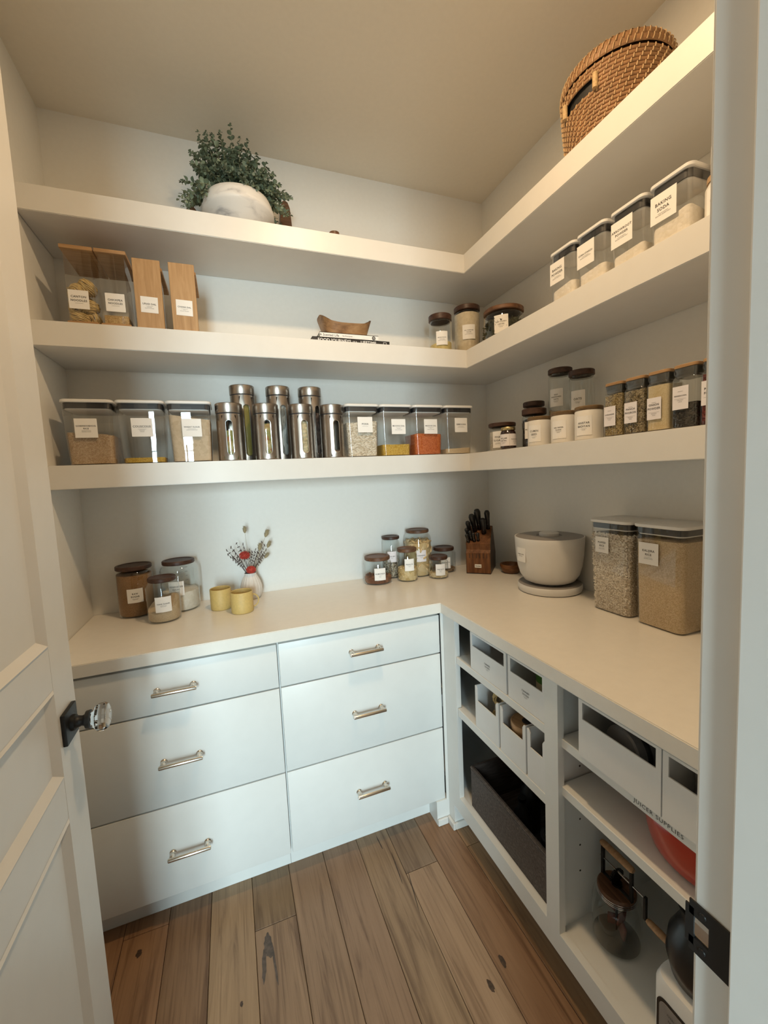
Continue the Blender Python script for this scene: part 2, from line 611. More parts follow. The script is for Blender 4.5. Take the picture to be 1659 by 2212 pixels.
def rule2d(x0, x1, y, th):
    n_ = 4
    V = []
    for k in range(n_ + 1):
        x = x0 + (x1 - x0) * k / n_
        V += [(x, y - th / 2), (x, y + th / 2)]
    return V, [(2 * k, 2 * k + 2, 2 * k + 3, 2 * k + 1) for k in range(n_)]


def layout(lines, w_, h_, style='std'):
    """lines: title strings; lower-case string starting with '_' = small print. Returns 2d shape."""
    parts = []
    titles = [t_ for t_ in lines if not t_.startswith('_')]
    smalls = [t_[1:] for t_ in lines if t_.startswith('_')]
    longest = max(len(t_) for t_ in titles)
    ts = min(h_ * 0.16, w_ * 0.80 / (longest * 0.66))
    lead = ts * 1.25
    y = lead * (len(titles) - 1) / 2 + h_ * (0.04 if style == 'std' else 0.08)
    if style == 'spice':
        v, f = text2d('ORGANIC', h_ * 0.045, 1.1)
        parts.append(([(a, c + h_ * 0.27) for a, c in v], f))
    for t_ in titles:
        v, f = text2d(t_, ts, 1.08, ts * 0.012)
        parts.append(([(a, c + y) for a, c in v], f))
        y -= lead
    y += lead * 0.28
    if style == 'spice':
        parts.append(rule2d(-w_ * .38, w_ * .38, y - h_ * .05, h_ * .006))
        y -= h_ * .10
    else:
        parts.append(rule2d(-w_ * .2, w_ * .2, y, h_ * .008))
        y -= h_ * .05
    for t_ in smalls:
        v, f = text2d(t_, h_ * 0.055, 1.15)
        parts.append(([(a, c + y - h_ * .01) for a, c in v], f))
        y -= h_ * .075
    return join(*parts)


def label(parent, lines, w_, h_, pos, radius=None, ang=0.0, mat='label_paper', ink='ink', tilt=0.0, style='std'):
    """paper label. flat: pos=(x, y, z) centre of a face that looks to -y; curved: radius about the z axis, pos z = pos[2]"""
    ct, st = math.cos(tilt), math.sin(tilt)
    if radius:
        n_ = 8
        V, F = [], []
        for k in range(n_ + 1):
            a = ang + (k / n_ - 0.5) * w_ / radius
            for rr in (radius, radius + 0.0006):
                for zz in (pos[2] - h_ / 2, pos[2] + h_ / 2):
                    V.append((rr * math.sin(a), -rr * math.cos(a), zz))
        for k in range(n_):
            a, c = 4 * k, 4 * k + 4
            F += [(a + 2, c + 2, c + 3, a + 3), (a, a + 1, c + 1, c), (a + 1, a + 3, c + 3, c + 1), (a, c, c + 2, a + 2)]
        F += [(0, 2, 3, 1), (4 * n_, 4 * n_ + 1, 4 * n_ + 3, 4 * n_ + 2)]
        lab = obj('label', (V, F), mat, parent)
        tx = layout(lines, w_, h_, style)
        rr = radius + 0.001
        obj('lettering', ([(rr * math.sin(ang + x / rr), -rr * math.cos(ang + x / rr), pos[2] + y) for x, y in tx[0]], tx[1]), ink, lab, 0)
    else:
        c = [(-w_ / 2, -h_ / 2), (w_ / 2, -h_ / 2), (w_ / 2, h_ / 2), (-w_ / 2, h_ / 2)]
        V = [(pos[0] + x * ct - y * st, pos[1] - d_, pos[2] + x * st + y * ct) for d_ in (0, .0006) for x, y in c]
        F = [(4, 5, 6, 7), (3, 2, 1, 0), (0, 1, 5, 4), (1, 2, 6, 5), (2, 3, 7, 6), (3, 0, 4, 7)]
        lab = obj('label', (V, F), mat, parent, 0)
        if lines:
            tx = layout(lines, w_, h_, style)
            obj('lettering', ([(pos[0] + x * ct - y * st, pos[1] - .0010, pos[2] + x * st + y * ct) for x, y in tx[0]], tx[1]), ink, lab, 0)
    return lab

# ================================================================== the room
XL, HC = -1.869, 2.785          # left wall, ceiling height (back wall y = 0, right wall x = 0)
YF, YO = -1.637, -1.755         # inner and outer face of the front wall
DX0, DX1, DZ = -1.690, -0.883, 2.45
struct('wall_back', box(XL - .1, .1, 0, .1, -.03, HC), 'wall_paint', 0)
struct('wall_right', box(0, .1, YF, 0, -.03, HC), 'wall_paint', 0)
struct('wall_left', box(XL - .1, XL, YF, 0, -.03, HC), 'wall_paint', 0)
struct('wall_front', join(box(-4.7, DX0 - .02, YO, YF, -.03, HC), box(DX1 + .02, 1.9, YO, YF, -.03, HC),
                          box(DX0 - .02, DX1 + .02, YO, YF, DZ + .02, HC)), 'wall_paint', 0)
struct('ceiling', box(XL - .1, .1, YF - .02, .1, HC, HC + .05), 'ceiling_paint', 0)
struct('ceiling_outer', box(-4.7, 1.9, -5.3, YF - .02, HC, HC + .05), 'outer_paint', 0)
# the room the photograph is taken from
struct('wall_outer_left', box(-4.7, -4.6, -5.3, YO, -.03, HC), 'outer_paint', 0)
struct('wall_outer_right', box(1.8, 1.9, -5.3, YO, -.03, HC), 'outer_paint', 0)
ob_ = [box(-4.7, 1.9, -5.3, -5.2, -.03, WZ0), box(-4.7, 1.9, -5.3, -5.2, WZ1, HC), box(-4.7, WINS[0][0], -5.3, -5.2, WZ0, WZ1),
       box(WINS[0][1], 1.9, -5.3, -5.2, WZ0, WZ1)]
struct('wall_outer_back', join(*ob_), 'outer_paint', 0)
struct('bounce_cut_facing', join(box(-4.6, DX0 - .021, YO - .006, YO - .0005, 0, HC), box(DX1 + .021, 1.8, YO - .006, YO - .0005, 0, HC),
                                box(DX0 - .021, DX1 + .021, YO - .006, YO - .0005, DZ + .021, HC)), 'outer_paint', 0)  # thin dark facing added on the unseen side to cut bounced light
for k, (wa, wb) in enumerate(WINS):
    wm = (wa + wb) / 2
    win = struct('window_%d' % (k + 1), join(box(wa - .06, wa + .03, -5.22, -5.18, WZ0 - .06, WZ1 + .06), box(wb - .03, wb + .06, -5.22, -5.18, WZ0 - .06, WZ1 + .06),
                                            box(wa, wb, -5.22, -5.18, WZ1 - .03, WZ1 + .06), box(wa, wb, -5.22, -5.16, WZ0 - .06, WZ0 + .03),
                                            box(wm - .035, wm + .035, -5.23, -5.19, WZ0, WZ1)), 'door_paint', 0)
    for xa, xb in ((wa + .03, wm - .035), (wm + .035, wb - .03)):
        obj('window_pane', box(xa, xb, -5.212, -5.208, WZ0 + .03, WZ1 - .03), 'pane', win, 0)
        for j in range(1, 5):
            zz = WZ0 + (WZ1 - WZ0) * j / 5
            obj('muntin', box(xa, xb, -5.222, -5.198, zz - .010, zz + .010), 'door_paint', win, 0)

# floor: a screed slab, the planks of the pantry laid on it, one long slab of the same oak outside
fl = struct('floor', join(box(-4.7, 1.9, -5.3, .1, -.05, -.014)), 'plug_dark', 0)
struct('floor_outer', box(-4.6, 1.8, -5.2, YO - .002, -.013, 0), 'plank_oak', 0)
SE = [-1.869, -1.744, -1.615, -1.487, -1.355, -1.226, -1.098, -.965, -.840, -.715, -.585, -.44]
PCOL = [(.30, .165, .085), (.29, .160, .082), (.235, .135, .070), (.335, .215, .118), (.265, .165, .095), (.285, .178, .105),
        (.290, .180, .108), (.300, .195, .112), (.315, .200, .118), (.285, .160, .085), (.255, .150, .075)]
JT = {3: [], 4: [-.640], 0: [-1.2], 1: [-.505], 6: [], 8: [-.655], 9: [], 10: [-.648], 2: [-1.5], 5: [-1.45]}
for i in range(len(SE) - 1):
    ys = [YO] + sorted(JT.get(i, [])) + [-.40]
    for j in range(len(ys) - 1):
        g = .0007
        o = obj('plank', bbox(SE[i] + g, SE[i + 1] - g, ys[j] + g, ys[j + 1] - g, -.013, 0, .0012, 1), 'plank_oak', fl, 0)
        k = 0.92 + 0.16 * random.random()
        c = PCOL[i]
        if i == 4 and j == 1:
            c = (.235, .150, .080)
        if i == 8 and j == 1:
            c = (.255, .170, .105)
        o.color = (c[0] * k, c[1] * k, c[2] * k, 1)


# natural marks of the boards: dark knots, as thin inlays in the planks
def knot(x, y, rx, ry, mat='knot', rz=0):
    pts = []
    for k in range(20):
        a = 2 * PI * k / 20
        f = 1 + .35 * noise.noise(Vector((math.cos(a) * 2, math.sin(a) * 2, x * 9)))
        pts.append((rx * f * math.cos(a), ry * f * math.sin(a)))
    V = [(p, q, 0) for p, q in pts] + [(0, 0, 0.0002)]
    s = move((V, [(k, (k + 1) % 20, 20) for k in range(20)]), (x, y, .0003), rz)
    obj('knot', s, mat, fl, 0)


plain('knot', (0.055, 0.030, 0.016), 0.5, var=0.4, nscale=90)
plain('mineral', (0.075, 0.052, 0.038), 0.5, var=0.5, nscale=60)
knot(-.755, -1.040, .007, .016)
knot(-.690, -1.005, .007, .017)
knot(-1.690, -.565, .008, .013)
knot(-1.335, -.745, .006, .050, 'mineral', R(-6))
knot(-1.318, -.700, .012, .038, 'mineral', R(4))
knot(-1.305, -.760, .0035, .060, 'mineral', R(3))
knot(-.862, -.62, .0018, .06, 'knot', R(-4))
knot(-.842, -.72, .0016, .07, 'knot', R(-9))
knot(-.885, -.50, .002, .03, 'knot', R(4))
knot(-1.400, -.815, .004, .007)


# ------------------------------------------------------------------ door, jambs, casing
def panel_face(y0, y1, z0, z1, x, depth=.010, inset=.022):
    """moulded recess of a door panel, looking to +x"""
    a = [(x, y0, z0), (x, y1, z0), (x, y1, z1), (x, y0, z1)]
    i = .006
    m1 = [(x + .003, y0 + i, z0 + i), (x + .003, y1 - i, z0 + i), (x + .003, y1 - i, z1 - i), (x + .003, y0 + i, z1 - i)]
    c = [(x - depth, y0 + inset, z0 + inset), (x - depth, y1 - inset, z0 + inset), (x - depth, y1 - inset, z1 - inset), (x - depth, y0 + inset, z1 - inset)]
    V = a + m1 + c
    F = []
    for k in range(4):
        j = (k + 1) % 4
        F += [(k, j, j + 4, k + 4), (k + 4, j + 4, j + 8, k + 8)]
    F.append((8, 9, 10, 11))
    return V, F


door = struct('door_1', box(-1.722, -1.7035, -1.625, -.815, .012, 2.43), 'door_paint', 0)
DY0, DY1 = -1.627, -.812
ROWS = [(.24, .736), (.824, 1.014), (1.101, 2.30)]
for ya, yb in ((DY0, DY0 + .11), (DY1 - .108, DY1)):
    obj('stile', bbox(-1.725, DX0, ya, yb, .010, 2.432, .0015, 1), 'door_paint', door, 0)
zs = [.012] + [z for r in ROWS for z in r] + [2.43]
for k in range(0, len(zs), 2):
    obj('rail', box(-1.7248, DX0 - .0002, DY0 + .11, DY1 - .108, zs[k], zs[k + 1]), 'door_paint', door, 0)
for z0, z1 in ROWS:
    obj('panel', panel_face(DY0 + .11, DY1 - .108, z0, z1, DX0), 'door_paint', door, 0)
KY, KZ = -.872, .915
ro = obj('rosette', join(bbox(DX0, DX0 + .009, KY - .034, KY + .034, KZ - .034, KZ + .034, .002, 2)), 'black_metal', door)
obj('knob_stem', move(lathe([(0, 0), (.017, 0), (.0165, .007), (.0125, .010), (.0105, .018), (.0125, .024), (.0185, .026), (.0195, .034), (.015, .036), (0, .036)], 28), (DX0 + .009, KY, KZ), 0, 0, R(90)), 'black_metal', ro)
kb = lathe([(0, 0), (.017, 0), (.020, .003), (.0275, .010), (.0290, .014), (.0290, .024), (.0255, .030), (.0170, .033), (0, .0335)], 12)
obj('crystal_knob', move(kb, (DX0 + .0455, KY, KZ), 0, 0, R(90)), 'crystal', ro, 20)

jr = struct('trim_1', bbox(DX1, DX1 + .02, YO - .012, YF, -.012, DZ, .0015, 2), 'door_paint', 0)
obj('door_stop', bbox(DX1 - .012, DX1 + .001, YO + .01, -1.676, 0, DZ, .002, 2), 'door_paint', jr, 0)
# strike plate: dark plate with a lip and a latch hole
SZ = .905
sp = obj('strike_plate', join(box(DX1 - .0022, DX1 - .0002, -1.672, -1.652, SZ - .030, SZ + .030), box(DX1 - .0022, DX1 - .0002, -1.652, -1.632, SZ + .013, SZ + .030),
                              box(DX1 - .0022, DX1 - .0002, -1.652, -1.632, SZ - .030, SZ - .013), box(DX1 - .0022, DX1 - .0002, -1.637, -1.628, SZ - .022, SZ + .022)), 'black_metal', jr, 0)
obj('latch_tongue', extrude([(DX1 - .0005, SZ - .013), (DX1 - .0005, SZ + .013), (DX1 - .0014, SZ + .006), (DX1 - .0014, SZ - .008)], -1.652, -1.637), 'knife_steel', sp, 0)
for dz in (-.021, .021):
    obj('screw', move(lathe([(0, .0012), (.003, .001), (.0036, 0)], 14), (DX1 - .0022, -1.646, SZ + dz), 0, 0, R(-90)), 'black_metal', sp)
struct('trim_2', bbox(DX1 + .004, DX1 + .075, YF + .0005, YF + .0035, 0, DZ + .06, .001, 1), 'door_paint', 0)
struct('trim_3', bbox(DX0 - .02, DX0, YO - .012, YF - .001, -.012, DZ, .0015, 2), 'door_paint', 0)
struct('trim_4', bbox(DX0 - .02, DX1 + .02, YO - .012, YF - .001, DZ, DZ + .02, .0015, 2), 'door_paint', 0)

# recessed ceiling lamp
lp = thing('ceiling_lamp', 'round white recessed downlight in the pantry ceiling', 'lamp', (LAMP_XY[0], LAMP_XY[1], HC))
obj('trim_ring', lathe([(.058, -.001), (.058, -.006), (.075, -.006), (.082, -.001), (.058, -.001)], 48), 'lid_white', lp)
obj('diffuser', lathe([(.057, -.0015), (.057, -.004), (0, -.004)], 48), 'lamp_glow', lp)


# ------------------------------------------------------------------ shelves and worktop
def lshape(x0, yfront_b, xfront_r, y0, z0, z1, bev=.002):
    poly = [(x0, 0), (x0, yfront_b), (xfront_r, yfront_b), (xfront_r, y0), (0, y0), (0, 0)]
    poly = [(x, -.0005 if y == 0 else y) for x, y in poly]
    poly = [(-.0005 if x == 0 else x, y) for x, y in poly]
    bm = bmesh.new()
    lo = [bm.verts.new((x, y, z0)) for x, y in poly]
    hi = [bm.verts.new((x, y, z1)) for x, y in poly]
    bm.faces.new(list(reversed(lo)))
    bm.faces.new(hi)
    k = len(poly)
    for i in range(k):
        j = (i + 1) % k
        bm.faces.new((lo[i], lo[j], hi[j], hi[i]))
    bmesh.ops.recalc_face_normals(bm, faces=bm.faces[:])
    if bev:
        bmesh.ops.bevel(bm, geom=bm.edges[:], offset=bev, segments=2, affect='EDGES')
    out = [tuple(v.co) for v in bm.verts], [tuple(v.index for v in f.verts) for f in bm.faces]
    bm.free()
    return out


S1, S2, S3, ST = 2.348, 1.947, 1.495, .078
SA, SB = -.2985, -.3043
for z, lab in ((S1, 'topmost thick white corner shelf, holding the potted plant and the wicker basket'),
               (S2, 'middle thick white corner shelf, holding the bamboo boxes, books and flour jars'),
               (S3, 'lowest thick white corner shelf, holding the row of steel canisters')):
    tag(obj('wall_shelf', lshape(XL + .0005, SA, SB, YF + .0005, z - ST, z, .0018), 'shelf_paint', None, 30), lab, 'shelf', 'thick white corner shelves')
CT = .914
tag(obj('worktop', lshape(XL + .0005, -.526, -.597, YF + .0005, CT - .040, CT, .002), 'counter', None, 30),
    'cream corner worktop running over the drawers and the open cabinet', 'worktop')


# ------------------------------------------------------------------ drawer cabinets under the back run
def handle(parent, x, z):
    y = -.5155
    pts = [(x - .060, y - .030, z), (x + .060, y - .030, z)]
    s = tube([(x - .063, y - .030, z), (x - .0615, y - .030, z)] + pts + [(x + .0615, y - .030, z), (x + .063, y - .030, z)], [.004, .0062, .0065, .0065, .0062, .004], 14)
    for dx in (-.051, .051):
        po = lathe([(0, 0), (.0095, 0), (.0100, .003), (.0070, .006), (.0062, .012), (.0088, .017), (.0088, .022), (.0055, .026), (.0050, .031), (0, .031)], 18)
        s = join(s, move(po, (x + dx, y, z), 0, R(90)))
    return obj('handle', s, 'nickel', parent)


for lab, x0, x1, hx in (('white three-drawer base cabinet beside the open panelled door', -1.845, -1.2155, -1.530),
                        ('white three-drawer base cabinet next to the inside corner', -1.2145, -.598, -.908)):
    t = thing('drawer_cabinet', lab, 'cabinet', (0, 0, 0), 0, 'drawer base cabinets')
    obj('body', join(box(x0, x1, -.496, -.002, .100, .8735)), 'cabinet_paint', t, 0)
    obj('toe_kick', box(x0, min(x1, -.642) if x1 > -.7 else x1, -.450, -.40, .0005, .100), 'cabinet_paint', t, 0)
    for z0, z1 in ((.100, .4010), (.4060, .7085), (.7135, .8640)):
        d = obj('drawer', bbox(x0 + (.0025 if x0 < -1.5 else .003), x1 - .0025, -.515, -.497, z0, z1, .0012, 2), 'cabinet_paint', t, 30)
        handle(d, hx, (z0 + z1) / 2 - .002)

# ------------------------------------------------------------------ open cabinet under the right run
XF = -.585
cb = thing('open_cabinet', 'white open base cabinet with two bays of shelves under the right worktop', 'cabinet', (0, 0, 0))
B1a, B1b, B2a, B2b = -.605, -1.070, -1.118, -1.600
obj('face_frame', join(box(XF, XF + .02, B1a, -.519, .100, .8735), box(XF, XF + .02, B2a, B1b, .100, .8735), box(XF, XF + .02, YF + .001, B2b, .100, .8735),
                       box(XF, XF + .02, B1b, B1a, .100, .163), box(XF, XF + .02, B2b, B2a, .100, .163), box(XF, XF + .02, B1b, B1a, .8655, .8735),
                       box(XF, XF + .02, B2b, B2a, .8655, .8735)), 'cabinet_paint', cb, 0)
obj('corner_post', join(box(-.597, XF - .0005, -.5205, -.5162, .0005, .8735), box(XF, -.527, -.561, -.519, .0005, .0998), box(-.642, XF - .0005, -.521, -.4505, .0005, .0995)), 'cabinet_paint', cb, 0)
obj('side_panel', box(-.5970, -.0015, -.0020, -.0160, .100, .8735), 'cabinet_paint', cb, 0)
obj('partition', box(XF + .02, -.0015, B2a + .012, B1b - .006, .100, .8735), 'cabinet_paint', cb, 0)
obj('side_panel', box(XF + .02, -.0015, YF + .001, B2b, .100, .8735), 'cabinet_paint', cb, 0)
obj('back_panel', box(-.014, -.0015, B2b, -.017, .100, .8735), 'cabinet_paint', cb, 0)
obj('bottom_panel', join(box(XF + .02, -.014, B1b - .006, -.017, .142, .160), box(XF + .02, -.014, B2b, B2a + .012, .142, .160)), 'cabinet_paint', cb, 0)
obj('toe_kick', box(-.528, -.50, YF + .001, -.5615, .0005, .0998), 'cabinet_paint', cb, 0)
SHB1 = [(.728, .026), (.527, .030)]
SHB2 = [(.717, .025), (.585, .026)]
for z, th in SHB1:
    obj('shelf_board', join(bbox(-.582, -.016, B1b + .0025, B1a - .0025, z - th, z, .0012, 1), box(-.563, -.016, B1a - .003, -.018, z - th, z)), 'cabinet_paint', cb, 30)
s2 = []
for z, th in SHB2:
    s2.append(obj('shelf_board', bbox(-.572, -.016, B2b + .003, B2a + .009, z - th, z, .0015, 1), 'cabinet_paint', cb, 30))
for k in range(4):   # shelf-pin holes in the partition
    obj('pin_hole', move(lathe([(0, .0004), (.0028, .0004), (.0028, -.001)], 10), (-.50, B2a + .0119, .305 + .0765 * k + (.077 if k == 3 else 0)), 0, R(90)), 'plug_dark', cb)
tx = text2d('JUICER SUPPLIES', .0125, 1.15)
obj('lettering', ([(-.5724, -1.372 - x, .7045 + y) for x, y in tx[0]], tx[1]), 'ink', s2[0], 0)
# small skirting pieces around the corner post
struct('baseboard_corner', join(bbox(-.642, -.5975, -.531, -.5215, .0005, .028, .002, 1), bbox(-.5965, -.5855, -.571, -.5215, .0005, .028, .002, 1),
                                bbox(-.585, -.5285, -.571, -.5615, .0005, .028, .002, 1)), 'shelf_paint', 30)


# ================================================================== containers
def uneven(s, zt, amp, seed, slope=(0, 0)):
    """lift and lower the vertices of a filling's top"""
    out = []
    for x, y, z in s[0]:
        if z > zt - 1e-4:
            z += amp * noise.noise(Vector((x * 35 + seed, y * 35, seed))) + slope[0] * x + slope[1] * y
        out.append((x, y, z))
    return out, s[1]


def fill_block(w0, w1, d0, d1, h, hfull, fh, r, amp, seed, slope=(0, 0)):
    """rounded-box filling with a domed, uneven top made of rings"""
    k = fh / hfull
    wt, dt = w0 + (w1 - w0) * k, d0 + (d1 - d0) * k
    secs = [(.005, w0, d0, r), (fh, wt, dt, r)]
    for f in (.8, .55, .3, .08):
        secs.append((fh + .0001, wt * f, dt * f, r * f))
    return uneven(rprism(secs, 5), fh, amp, seed, slope)


def fill_round(r, fh, amp, seed, slope=(0, 0), r0=None):
    prof = [(0, .006), (r * .93, .006), (r, .012), (r, fh)] + [(r * f, fh + .0001) for f in (.8, .55, .3)] + [(0, fh + .0001)]
    return uneven(lathe(prof, 36), fh, amp, seed, slope)


def pop_box(label_txt, loc, rz, w_, d_, h, fill, fh, lines, lw, lh, lx, lz, amp=.004, slope=(0, 0), group=None, bw=None, name='storage_box', r=.018, taper=.87, lmat='label_paper'):
    t = thing(name, label_txt, 'storage box', loc, rz, group)
    wb, db = w_ * taper, d_ * taper
    hb = h - .011
    wi, di = w_ - .006, d_ - .006
    obj('container', rprism([(.000, wb - .008, db - .008, r * .8), (.003, wb, db, r), (hb * .5, (wb + wi) / 2 + .003, (db + di) / 2 + .003, r), (hb, wi, di, r)], 6, True, False), 'acrylic', t)
    ld = obj('lid', join(rprism([(h - .011, w_ - .004, d_ - .004, r), (h - .009, w_, d_, r), (h - .002, w_, d_, r), (h, w_ - .006, d_ - .006, r)], 6),
                         rprism([(h - .034, wi - .018, di - .018, r * .8), (h - .0325, wi - .012, di - .012, r), (h - .0295, wi - .012, di - .012, r)], 6)), 'lid_white', t)
    obj('gasket', rprism([(h - .0295, wi - .006, di - .006, r), (h - .0112, wi - .006, di - .006, r)], 6), 'gasket', ld)
    obj('press_button', move(lathe([(0, .0018), (w_ * .18, .0015), (w_ * .2, 0)], 28), (0, 0, h)), 'lid_white', ld)
    if fill:
        obj('contents', fill_block(wb - .006, wi - .006, db - .006, di - .006, h, hb, fh, r * .9, amp, hash(label_txt) % 97 + loc[0] * 13, slope), fill, t)
    # the label follows the slightly leaning front wall
    yf = -(db + (di - db) * lz / hb) / 2 - .0032
    lab = label(t, lines, lw, lh, (lx, yf, lz), mat=lmat)
    return t


GB = 'clear push-top storage boxes on the lowest shelf'
BW = dict(w_=.150, d_=.150, h=.217, lw=.064, lh=.063, group=GB)
for x, lab, fill, fh, lines, lx, lz, amp, slope in (
        (-1.748, 'clear box two fifths full of beige rice, leftmost on the lowest shelf', 'rice_fill', .105, ['GOBINDOBHOG', 'RICE', '_GRAINS & RICE'], -.006, .122, .004, (-.09, 0)),
        (-1.5935, 'nearly empty clear box with a thin layer of yellow couscous', 'couscous', .021, ['COUSCOUS', '_ORGANIC', '_GRAINS'], .002, .124, .001, (0, 0)),
        (-1.4405, 'clear box full of pale wheat flour, left of the steel canisters', 'wheat_flour', .160, ['WHEAT FLOUR', '_BAKING ESSENTIALS'], .006, .122, .004, (-.12, 0)),
        (-.7895, 'clear box of white flattened rice flakes, right of the steel canisters', 'poha', .142, ['POHA'], .008, .132, .007, (.03, 0)),
        (-.6380, 'clear box with a low layer of yellow lentils', 'moong', .050, ['MOONG DAL', '_YELLOW', '_BEANS & LEGUMES'], .006, .124, .002, (0, 0)),
        (-.4850, 'clear box partly filled with orange lentils', 'masoor', .092, ['MASOOR DAL', '_SPLIT', '_BEANS & LEGUMES'], .006, .124, .004, (-.03, 0)),
        (-.3320, 'nearly empty clear box with a little pale semolina, in the shelf corner', 'semolina', .027, ['SEMOLINA', '_BAKING ESSENTIALS'], .006, .130, .003, (.03, 0))):
    pop_box(lab, (x, -.199, S3), 0, fill=fill, fh=fh, lines=lines, lx=lx, lz=lz, amp=amp, slope=slope, **BW)

GS = 'small push-top boxes on the right of the middle shelf'
for y, lab, fh, lines, hh, lw, lx, slope in (
        (-.8330, 'smallest clear box of white baking powder, first in its row', .038, ['BAKING', 'POWDER', '_BAKING ESSENTIALS'], .162, .060, -.016, (.15, -.1)),
        (-.9440, 'clear box of white corn starch with powder clinging to its walls', .040, ['CORN STARCH', '_BAKING ESSENTIALS'], .160, .062, -.014, (.10, 0)),
        (-1.0620, 'clear box of white arrowroot powder between corn starch and baking soda', .036, ['ARROWROOT', 'POWDER', '_BAKING ESSENTIALS'], .156, .064, -.012, (.05, 0)),
        (-1.1760, 'clear box of white baking soda nearest the door jamb', .050, ['BAKING', 'SODA', '_BAKING ESSENTIALS'], .154, .064, -.012, (.15, -.1))):
    pop_box(lab, (-.233, y, S2), R(-90), .106, .106, hh, 'powder', fh, lines, lw, .066, lx, hh * .58, .006, slope, GS, r=.016, taper=.93)

GK = 'tall rice boxes on the right worktop'
tp = pop_box('tall clear box full of white puffed rice beside the grey-lidded tub', (-.0815, -.8965, CT), R(-90), .160, .156, .318, 'puffed_base', .268, ['PUFFED', 'RICE', '_GRAINS & RICE'],
             .052, .054, -.022, .232, .006, (0, 0), GK, r=.022, taper=.90)
tk = pop_box('tall clear box full of golden rice nearest the door jamb', (-.0815, -1.0640, CT), R(-90), .160, .156, .318, 'rice_gold', .270, ['KALIJIRA', 'RICE', '_GRAINS & RICE'],
             .062, .066, -.024, .228, .005, (0, 0), GK, r=.022, taper=.90)


def pieces(shapes, spots, name, mat, parent):
    """many small copies joined in one mesh: grains and nuts too small to lift one by one"""
    V, F = [], []
    for k, (p, rot, sc) in enumerate(spots):
        sv, sf = shapes[k % len(shapes)]
        m = Matrix.Translation(p) @ rot.to_4x4()
        o = len(V)
        V += [tuple(m @ (Vector(q) * sc)) for q in sv]
        F += [tuple(i + o for i in q) for q in sf]
    ob = obj(name, (V, F), mat, parent)
    ob['kind'] = 'stuff'
    return ob


from mathutils import Euler


def rrot(rng):
    return Euler((rng.uniform(0, 6.3), rng.uniform(0, 6.3), rng.uniform(0, 6.3))).to_matrix()


rng = random.Random(3)
gr = ball(.0021, 6, 5, (1, 1, 2.6))
sp_ = []
for k in range(2600):
    f = rng.random()
    z = .010 + rng.random() * .262
    half = .0665 + .0075 * z / .3
    q = rng.uniform(-half + .006, half - .006)
    pos = (q, -half + .002, z) if f < .62 else (half - .002, q, z)
    sp_.append((pos, rrot(rng), rng.uniform(.8, 1.15)))
pieces([gr], sp_, 'puffed_grains', 'puffed', tp)


def cyl_spots(n_, r, h0, h1, seed, sc=(.85, 1.15), top=True):
    g = random.Random(seed)
    out = []
    for k in range(n_):
        if top and k % 4 == 0:
            rr, z = r * math.sqrt(g.random()), h1 + g.uniform(-.004, .004)
        else:
            rr, z = r * g.uniform(.94, 1.0), g.uniform(h0, h1)
        a = g.uniform(0, 2 * PI)
        out.append(((rr * math.cos(a), rr * math.sin(a), z), rrot(g), g.uniform(*sc)))
    return out


def jar_profile(r, h, lidh, neck, shoulder):
    hs = h - lidh - shoulder
    return [(0, .004), (r - .012, .003), (r - .007, 0), (r - .002, .003), (r, .010), (r, hs), (r - .003, hs + shoulder * .45), (neck + .002, hs + shoulder * .85), (neck, hs + shoulder), (neck, h - lidh + .004)]


def glass_jar(label_txt, loc, rz, r, h, fill, fh, lines, lw, lh, lz, ang=0, lidr=None, lidh=.017, lid='walnut', shoulder=.022, neck=None, group=None, lmat='label_paper',
              ink='ink', amp=.003, slope=(0, 0), name='glass_jar', cat='jar', dished=True, nuts=None, glass='glass', tilt=0):
    t = thing(name, label_txt, cat, loc, rz, group)
    lidr = lidr or r * .93
    neck = neck or r * .80
    obj('jar', lathe(jar_profile(r, h, lidh, neck, shoulder), 44), glass, t)
    e = .0025
    top = [(lidr - e, h), (lidr - .010, h), (lidr - .012, h - .002), (0, h - .002)] if dished else [(lidr - e, h), (0, h)]
    ld = obj('lid', lathe([(0, h - lidh), (lidr - e, h - lidh), (lidr, h - lidh + e), (lidr, h - e)] + top, 44), lid, t)
    if loc[2] > 1.4:
        obj('seal_ring', lathe([(neck - .003, h - lidh - .006), (neck - .001, h - lidh - .003), (neck - .003, h - lidh), (0, h - lidh)], 36), 'glass_smoke', ld)
    if fill:
        obj('contents', fill_round(r - .0035, fh, amp, loc[0] * 31 + loc[1] * 17, slope), fill, t)
    if nuts:
        shp, n_, mt, rr = nuts
        pieces(shp, cyl_spots(n_, r - rr, rr + .004, fh, int(abs(loc[0]) * 1000)), 'loose_' + name.split('_')[-1] + '_contents', mt, t)
    if lines is not None:
        label(t, lines, lw, lh, (0, 0, lz), radius=r + .0006, ang=ang, mat=lmat, ink=ink)
    return t


# nut shapes
cash = tube([(.0105 * math.cos(a), 0, .0105 * math.sin(a)) for a in [R(-20 + 33 * k) for k in range(7)]], [.0012, .0040, .0050, .0052, .0046, .0036, .0010], 7)
pea = ball(.0050, 7, 5, (1, 1, 1.35))
alm = ball(.0055, 7, 5, (1.15, .62, 2.1))
pin = ball(.0028, 6, 4, (1, 1, 2.1))
seed = ball(.0042, 6, 4, (1, .8, 1.3))
wal = ball(.0075, 7, 5, (1, .8, 1.2))


def cam_rz(x, y):
    """turn a thing so that its front (-y) looks at the doorway"""
    return math.atan2(-1.33 - x, y + 1.91) * -1 if False else math.atan2((-1.33 - x), -(-1.91 - y)) * -1


